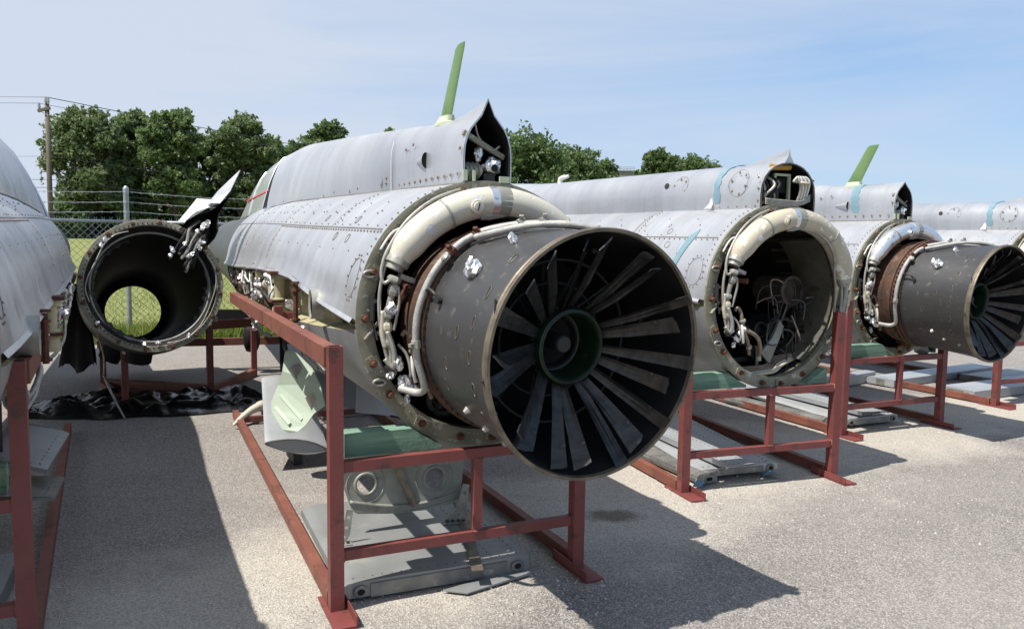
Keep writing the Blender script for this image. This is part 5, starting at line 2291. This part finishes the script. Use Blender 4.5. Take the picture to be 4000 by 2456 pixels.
# black cloth hanging between the left-edge fuselage and the tail section
m = MB()
rows = []
for t in np.linspace(0, 1, 12):
    row = []
    for k in range(9):
        s = k / 8
        w_ = lerp(.15, .30, t)
        row.append((-4.22 + (s - .5) * w_ + .02 * math.sin(t * 5 + s * 3), 7.62 + .03 * math.sin(s * 12 + t * 4), lerp(1.16, .34 + .05 * math.sin(s * 9), t)))
    rows.append(row)
m.grid(rows)
m.grid([[(x, y + .05, z) for x, y, z in r] for r in rows])
o = m.build('black_cloth', 'black', None, True)
tag(o, 'black cloth hanging beside the detached tail section', 'cloth')

# dark drum and trolley behind
tb = empty('dark_drum', (-3.2, 9.5, 0))
tag(tb, 'black rounded drum hanging from a dark beam behind the red rail', 'drum')
m = MB()
m.lathe([(0, .14), (.09, .13), (.125, .09), (.13, .0), (.125, -.09), (.09, -.13), (0, -.14)], lambda a, r, s: (.06 + s * .6, r * math.cos(a) * .9, .44 + r * 1.45 * math.sin(a)), 24)
m.build('drum_body', 'blackhose', tb, True)
m = MB()
m.bar((-.55, 0, .70), (.45, .05, .70), .09, .13)
m.bar((.06, .0, .60), (.06, 0, .72), .05, .05, (0, 1, 0))
m.split('carrier_beam', 'black', tb)
m = MB()
m.bar((-.5, .1, 0), (-.5, .1, .64), .05, .05, (0, 1, 0))
m.bar((.4, .1, 0), (.4, .1, .64), .05, .05, (0, 1, 0))
m.split('beam_leg', 'black', tb)


# ------------------------------------------------------------------ plastic sheet
def tarp():
    nx, ny = 90, 34
    rows = []
    A, B = Vector((-4.5, 7.05, 0)), Vector((-2.3, 7.62, 0))
    d = (B - A)
    nrm = Vector((-d.y, d.x, 0)).normalized()
    for j in range(ny):
        v = j / (ny - 1)
        row = []
        for i in range(nx):
            t = i / (nx - 1)
            wdt = 1.45 * math.sin(math.pi * min(max(t, .02), .98)) ** .45 + .05
            p = A + d * t + nrm * ((v - .26) * wdt * .9 + .10 * mnoise.noise(Vector((t * 7, v * 3, 2))))
            e = min(1, 4 * v, 4 * (1 - v), 7 * t + .05, 7 * (1 - t) + .05)
            f1 = abs(mnoise.noise(Vector((t * 5 + v * 1.5, v * 2.4, 0))))
            f2 = abs(mnoise.noise(Vector((t * 11 + v * 5, v * 5 - t * 3, 5))))
            h = .012 + e * (.17 * f1 + .085 * f2 + .02 * abs(mnoise.noise(Vector((t * 26, v * 12, 9)))))
            row.append((p.x, p.y, h))
        rows.append(row)
    m = MB().grid(rows)
    o = m.build('plastic_sheet', 'plastic', None, True)
    tag(o, 'crumpled black plastic sheet on the ground below the tail section', 'plastic sheet')


tarp()

# loose gravel gathered round the stand feet and panels
def gravel():
    g = random.Random(21)
    m = MB()
    spots = [(-.75, 3.2, .35, 160), (.36, 3.7, .35, 160), (1.14, 4.95, .4, 200), (2.28, 5.35, .4, 200), (-.3, 3.55, .7, 240), (1.5, 5.1, .8, 260), (.9, 3.2, 1.5, 300),
             (2.2, 4.6, 1.6, 320), (3.95, 7.1, .6, 150), (3.0, 6.6, .6, 150), (-1.6, 3.6, .9, 160), (.2, 2.9, .9, 240)]
    for cx, cy, sp_, n in spots:
        for _ in range(n):
            x, y = g.gauss(cx, sp_ * .5), g.gauss(cy, sp_ * .5)
            r = g.uniform(.003, .008) * (1.6 if g.random() < .06 else 1)
            a = g.uniform(0, 3)
            ca, sa = math.cos(a), math.sin(a)
            pts = [(r, 0, 0), (-r * .3, r * .8, 0), (-r * .8, -r * .7, 0), (r * .1, r * .1, r * 1.1)]
            m.add([(x + p[0] * ca - p[1] * sa, y + p[0] * sa + p[1] * ca, p[2] + .0005) for p in pts], [(0, 1, 3), (1, 2, 3), (2, 0, 3)])
    o = m.build('loose_gravel', 'gravel')
    tag(o, 'loose pale gravel scattered round the stand feet', 'gravel', kind='stuff')


gravel()

# ------------------------------------------------------------------ fence
def fence():
    P0 = Vector((-6.5, 13.4, 0))
    d = Vector((.863, .505, 0))
    root = empty('chain_link_fence', (P0.x, P0.y, 0), math.atan2(d.y, d.x))
    tag(root, 'galvanised chain-link fence with barbed wire behind the tail section', 'fence')
    span = 3.05
    n0, n1 = -2, 5
    for k in range(n0, n1 + 1):
        m = MB()
        m.tube([(k * span, 0, -.1), (k * span, 0, 2.38), (k * span, 0, 2.40), (k * span, 0, 2.44), (k * span, 0, 2.47)], [.042, .042, .047, .044, .015], 14)
        m.build('fence_post', 'galv', root, True, 40)
        for z in (1.86, 2.04, 2.20, 2.37, .9):
            m = MB()
            m.tube([(k * span, 0, z - .02), (k * span, 0, z + .02)], .047, 14)
            m.build('post_band', 'galv', root, True, 40)
    for k in range(n0, n1):
        m = MB()
        m.tube([(k * span + .04, 0, 1.88), ((k + 1) * span - .04, 0, 1.875)], .026, 10)
        m.build('top_rail', 'galv', root, True)
        for i, z in enumerate((2.04, 2.20, 2.37)):
            m = MB()
            pts_ = [(lerp(k * span, (k + 1) * span, t), -.02 + .01 * i, z - .05 * math.sin(math.pi * t) + (.006 if j % 2 else 0)) for j, t in enumerate(np.linspace(0, 1, 25))]
            m.tube(pts_, .0045, 5)
            for t in np.linspace(.03, .97, 22):
                c = Vector((lerp(k * span, (k + 1) * span, t), -.02 + .01 * i, z - .05 * math.sin(math.pi * t)))
                for dx, dz in ((.012, .018), (-.012, .018)):
                    m.tube([c - Vector((dx, 0, dz)), c + Vector((dx, 0, dz))], .0028, 4)
            m.build('barbed_wire', 'galv', root)
    m = MB()
    x0, x1 = n0 * span, n1 * span
    H_ = 1.84
    st = .115
    k = x0 - H_
    while k < x1:
        for sgn in (1, -1):
            a = (k, 0.0) if sgn > 0 else (k + H_, 0.0)
            b = (k + H_, H_) if sgn > 0 else (k, H_)
            m.tube([(a[0], .03 + .003 * sgn, a[1] + .02), (b[0], .03 + .003 * sgn, b[1] + .02)], .0042, 4, False)
        k += st
    k = x0
    while k < x1:
        for dx in (-.02, .02):
            m.tube([(k, .03, 1.87), (k + dx, .03, 1.945)], .0042, 4, False)
        k += .115
    o = m.build('link_mesh', 'galv', root)
    o['kind'] = 'stuff'


fence()

# ------------------------------------------------------------------ utility pole and lines
up = empty('utility_pole', (-23.4, 40.4, 0))
tag(up, 'wooden utility pole rising left of the trees', 'utility pole')
m = MB()
m.tube([(0, 0, 0), (-.04, 0, 4), (-.02, 0, 8.25)], [.14, .125, .10], 12)
m.build('shaft', 'poleWood', up, True)
m = MB()
m.bar((-.42, -.1, 7.82), (.18, -.1, 7.98), .12, .14)
m.build('cross_arm', 'poleWood', up)
for x, z in ((-.36, 8.0), (-.02, 8.3), (.10, 8.28)):
    m = MB()
    m.tube([(x, -.1, z - .12), (x, -.1, z), (x, -.1, z + .06), (x, -.1, z + .22)], [.04, .07, .07, .05], 8)
    m.build('insulator', 'galv', up, True, 40)
m = MB()
m.tube([(.1, -.14, 7.6), (-.2, -.12, 7.75)], .02, 5)
m.build('arm_brace', 'galv', up)
for i, (dx, z, r_) in enumerate(((-.36, 8.2, .014), (0, 8.5, .014), (.1, 8.5, .014), (0, 4.45, .016), (0, 4.05, .018), (.02, 5.6, .010))):
    m = MB()
    pts_ = []
    for t in np.linspace(0, 1, 13):
        pts_.append(Vector((lerp(-60, -23.4 + dx, t), lerp(38, 40.3, t), z + (.5 if i < 3 else .2) * (1 - t) - 1.0 * math.sin(math.pi * t) * .35)))
    for t in np.linspace(0, 1, 17)[1:]:
        pts_.append(Vector((lerp(-23.4 + dx, 12, t), lerp(40.3, 70, t), z - (1.4 if i < 3 else .5) * t - 1.0 * math.sin(math.pi * t))))
    m.tube(pts_, r_, 4)
    o = m.build('power_line', 'wire', None, True)
    tag(o, ('power line from the outer end of the pole\'s cross arm', 'power line over the top of the pole, nearer strand', 'power line over the top of the pole, farther strand',
            'upper of the two thick cables halfway up the pole', 'lower of the two thick cables halfway up the pole', 'thin faint cable high on the pole')[i], 'power line', 'overhead lines on the pole')


# ------------------------------------------------------------------ trees
def tree(name, loc, height, width, seed, label, group, mat='leaf', trunk_h=.35, n_clump=26, leaf=.17, per=230, moss=0, cat='tree', low=.22, airy=False):
    g = np.random.default_rng(seed)
    root = empty(name, loc)
    tag(root, label, cat, group)
    rnd = random.Random(seed)
    th = height * trunk_h
    m = MB()
    lean = rnd.uniform(-.3, .3)
    trunk = [(0, 0, -.2), (lean * .3, .05, th * .5), (lean * .6, 0, th), (lean, .1, height * .62), (lean * 1.1, .1, height * .82)]
    m.tube(spline(trunk, 4), [lerp(height * .022, height * .005, i / 16) for i in range(17)], 8)
    cl = []
    rmin = max((.23 if airy else .30) * width, .07 * height)
    for k in range(n_clump):
        a = k * 2.399963 + rnd.uniform(-.4, .4)
        zt = low + (1 - low) * ((k + .5) / n_clump) ** .85
        env = math.sin(math.pi * min(max((zt - low + .12) / (1.16 - low), 0), 1)) ** .65
        rad = width * env * rnd.uniform(.3, 1.05)
        c = np.array([lean + rad * math.cos(a), rad * math.sin(a) * .8, height * zt * rnd.uniform(.93, 1.0)])
        if airy and .42 < zt < .72 and k % 3 == 0:
            continue
        cl.append((c, rmin * rnd.uniform(.7, 1.4)))
    for c, r in (cl if airy else cl[::2]):
        z0_ = min(max(c[2] - rnd.uniform(.5, 1.6), th * .6), height * .78)
        b = Vector((lean * z0_ / height, 0, z0_))
        e = Vector(c)
        mid = (b + e) * .5 + Vector((0, 0, -.15))
        m.tube(spline([b, mid, e], 4), [lerp(height * .0095, height * .0028, i / 8) for i in range(9)], 5)
    m.build('trunk', 'bark', root, True)
    cen = []
    for c, r in cl:
        n = int(per * rnd.uniform(.6, 1.25))
        v = g.normal(size=(n, 3))
        v /= np.linalg.norm(v, axis=1)[:, None]
        rr = r * (g.uniform(.25, 1, n) ** .5) * (1 + .28 * np.sin(v[:, 0] * 5 + v[:, 2] * 4 + c[0]))
        p = c + v * rr[:, None] * np.array([1, 1, .72])
        cen.append(p)
        # outer sprigs
        for _ in range(9):
            d = g.normal(size=3)
            d /= np.linalg.norm(d)
            d[2] = abs(d[2]) * .8
            q = c + d * r * g.uniform(.9, 1.35)
            cen.append(q + g.normal(size=(9, 3)) * r * .10)
    cen = np.concatenate(cen)
    quad_mesh('crown', cen, seed + 1, leaf, mat, root, 1.0, .35)
    if moss:
        cc = []
        for _ in range(moss):
            c, r = cl[rnd.randrange(len(cl))]
            a = rnd.uniform(0, 6.28)
            p = c + np.array([r * .8 * math.cos(a), r * .8 * math.sin(a), -r * .4])
            L = rnd.uniform(.5, 1.5)
            k = int(L * 16)
            t = np.linspace(0, 1, k)
            cc.append(np.stack([p[0] + g.normal(size=k) * .04, p[1] + g.normal(size=k) * .04, p[2] - t * L], 1))
        quad_mesh('hanging_moss', np.concatenate(cc), seed + 2, .085, 'moss', root, 1.6)['kind'] = 'stuff'
    return root


def gz(x, y):
    t = min(max((y - 14 - .5 * (x + 6)) / 28, 0), 1)
    t = t * t * (3 - 2 * t)
    return -.012 + 1.5 * t * min(max((16 - x) / 18, 0), 1)


F_ = 1905.7


def place(px, D):
    """lateral position at distance D for a bearing given as image column"""
    return (px - 1231.5) / F_ * D


def zat(py, D, px=1231.5):
    hor = 583.3 + (px - 1231.5) * .0143
    return 1.618 + (hor - py) / F_ * D


TREES = [
    # column, top row, half width, distance, mat, label, moss
    (222, 258, 92, 46, 'leaf3', 'tall tree nearest the utility pole, moss hanging low', 60),
    (330, 262, 72, 50, 'leaf', 'tall tree right behind the fence post', 40),
    (428, 262, 62, 47, 'leaf', 'tall rounded tree, third from the utility pole', 30),
    (502, 318, 66, 53, 'leaf2', 'lower dark tree in the gap of the left grove', 20),
    (575, 276, 66, 49, 'leaf3', 'yellowish tall tree rising above the bent tail fairing', 10),
    (650, 335, 78, 54, 'leaf', 'mid-height tree behind the nearest cockpit canopy', 0),
    (728, 345, 72, 58, 'leaf2', 'lower tree left of the dark round-topped one', 0),
    (797, 290, 48, 60, 'leaf2', 'dark round-topped tree above the nearest spine', 0),
    (941, 312, 22, 75, 'leaf', 'small treetop just showing over the nearest spine', 0),
    (1272, 335, 100, 62, 'leaf2', 'broad tree between the first two fuselages', 0),
    (1352, 352, 72, 66, 'leaf2', 'rounded tree on the right flank of the broad one', 0),
    (1436, 388, 46, 72, 'leaf', 'small tree at the right end of the middle group', 0),
    (1580, 355, 50, 70, 'leaf2', 'tall tree above the second fuselage\'s spine', 0),
    (1655, 374, 60, 74, 'leaf2', 'lower broad tree above the second fuselage\'s spine', 0),
    (1715, 392, 22, 82, 'leaf', 'lowest tree at the right end of the far grove', 0),
]
for i, (px, py, hw, D, mt, lab, moss) in enumerate(TREES):
    x = place(px, D)
    zb = gz(x, D)
    h = (zat(py, D, px) - zb) * .955
    tree('oak_tree', (x, D, zb), h, hw / F_ * D * 1.2, 100 + i * 7, lab, 'trees beyond the fence', mt, .3 if D < 56 else .22,
         46 if hw > 45 else 28, .125 if D < 56 else .16, 430 if hw > 45 else 320, moss, low=.30 if (D < 52 and i < 5) else .15, airy=i < 6)
UNDER = [(150, 480, 30, 44), (200, 450, 60, 48), (275, 465, 50, 47), (350, 450, 50, 52), (420, 440, 50, 50), (490, 440, 55, 52), (560, 430, 55, 53), (620, 440, 40, 50), (690, 430, 60, 58)]
for i, (px, py, hw, D) in enumerate(UNDER):
    x = place(px, D)
    zb = gz(x, D)
    h = zat(py, D, px) - zb
    tree('undergrowth_shrub', (x, D + 1.5, zb), h, hw / F_ * D * 1.5, 400 + i * 5, 'dark evergreen shrub under the trees, ' + (
        'at the foot of the utility pole', 'first right of the pole', 'left of the fence post', 'right of the fence post', 'left of the white tail sheet',
        'behind the white tail sheet', 'behind the tail fairing\'s tip', 'left of the nearest canopy', 'behind the nearest canopy')[i], 'shrubs under the trees', 'leaf2', .12, 22, .16, 240,
        8, 'shrub', low=.02)
x = place(272, 26)
tree('yellow_shrub', (x, 26, gz(x, 26) - .05), 1.05, .42, 900, 'small bright yellow-green shrub seen through the fence', None, 'bushy', .2, 8, .07, 120, 0, 'shrub', .1)


# far flat roof with a railing, just showing over the second spine
fb = empty('distant_building', (place(1492, 92), 92, 0))
tag(fb, 'distant flat roof with a thin railing between the far trees', 'building')
zt_ = zat(415, 92, 1492)
m = MB()
m.box((0, 3, zt_ / 2), (3.4, 6, zt_))
m.build('wall', 'bulk', fb)
m = MB()
m.box((0, 3, zt_ + .06), (3.7, 6.3, .12))
m.build('roof_slab', 'bulk', fb)
for k in range(7):
    m = MB()
    m.tube([(-1.2 + .4 * k, 0, zt_ + .1), (-1.2 + .4 * k, 0, zt_ + .52)], .03, 6)
    m.build('railing_post', 'galv', fb)
for z_ in (.3, .5):
    m = MB()
    m.tube([(-1.25, 0, zt_ + z_), (1.25, 0, zt_ + z_)], .03, 6)
    m.build('railing_bar', 'galv', fb)


# ------------------------------------------------------------------ grass along the fence and weeds at the pavement edge
def grass():
    g = np.random.default_rng(11)
    n = 60000
    t = g.uniform(-7, 12, n)
    off = g.normal(size=n) * 1.1 - .6
    x = -6.5 + .863 * t - .505 * off
    y = 13.4 + .505 * t + .863 * off
    far = g.uniform(0, 1, n) < .45
    x = np.where(far, g.uniform(-14, 2, n), x)
    y = np.where(far, g.uniform(12.5, 24, n), y)
    edge = 12.0 + .58 * (x + 6) * np.where(x > -6, 1, .55)
    keep = (y > edge - .15 * g.uniform(0, 1, n))
    x, y = x[keep], y[keep]
    n = len(x)
    z = np.array([gz(a, b) for a, b in zip(x, y)])
    tall = np.exp(-((y - edge[keep]) / 1.6) ** 2)
    h = (.07 + .34 * tall * g.uniform(.2, 1, n)) * g.uniform(.5, 1.2, n)
    a = g.uniform(0, 6.283, n)
    w = .008 + .008 * tall
    dx, dy = np.cos(a) * w, np.sin(a) * w
    lx, ly = g.normal(size=n) * h * .35, g.normal(size=n) * h * .35
    v = np.empty((n, 3, 3))
    v[:, 0] = np.stack([x - dx, y - dy, z - .01], 1)
    v[:, 1] = np.stack([x + dx, y + dy, z - .01], 1)
    v[:, 2] = np.stack([x + lx, y + ly, z + h], 1)
    me = bpy.data.meshes.new('grass_blades')
    me.vertices.add(n * 3)
    me.vertices.foreach_set('co', v.reshape(-1))
    me.loops.add(n * 3)
    me.loops.foreach_set('vertex_index', np.arange(n * 3, dtype=np.int32))
    me.polygons.add(n)
    me.polygons.foreach_set('loop_start', np.arange(0, n * 3, 3, dtype=np.int32))
    me.materials.append(M['grass'])
    me.update(calc_edges=True)
    o = link('grass_blades', me)
    tag(o, 'rough green grass and weeds along the fence', 'grass', kind='stuff')


grass()
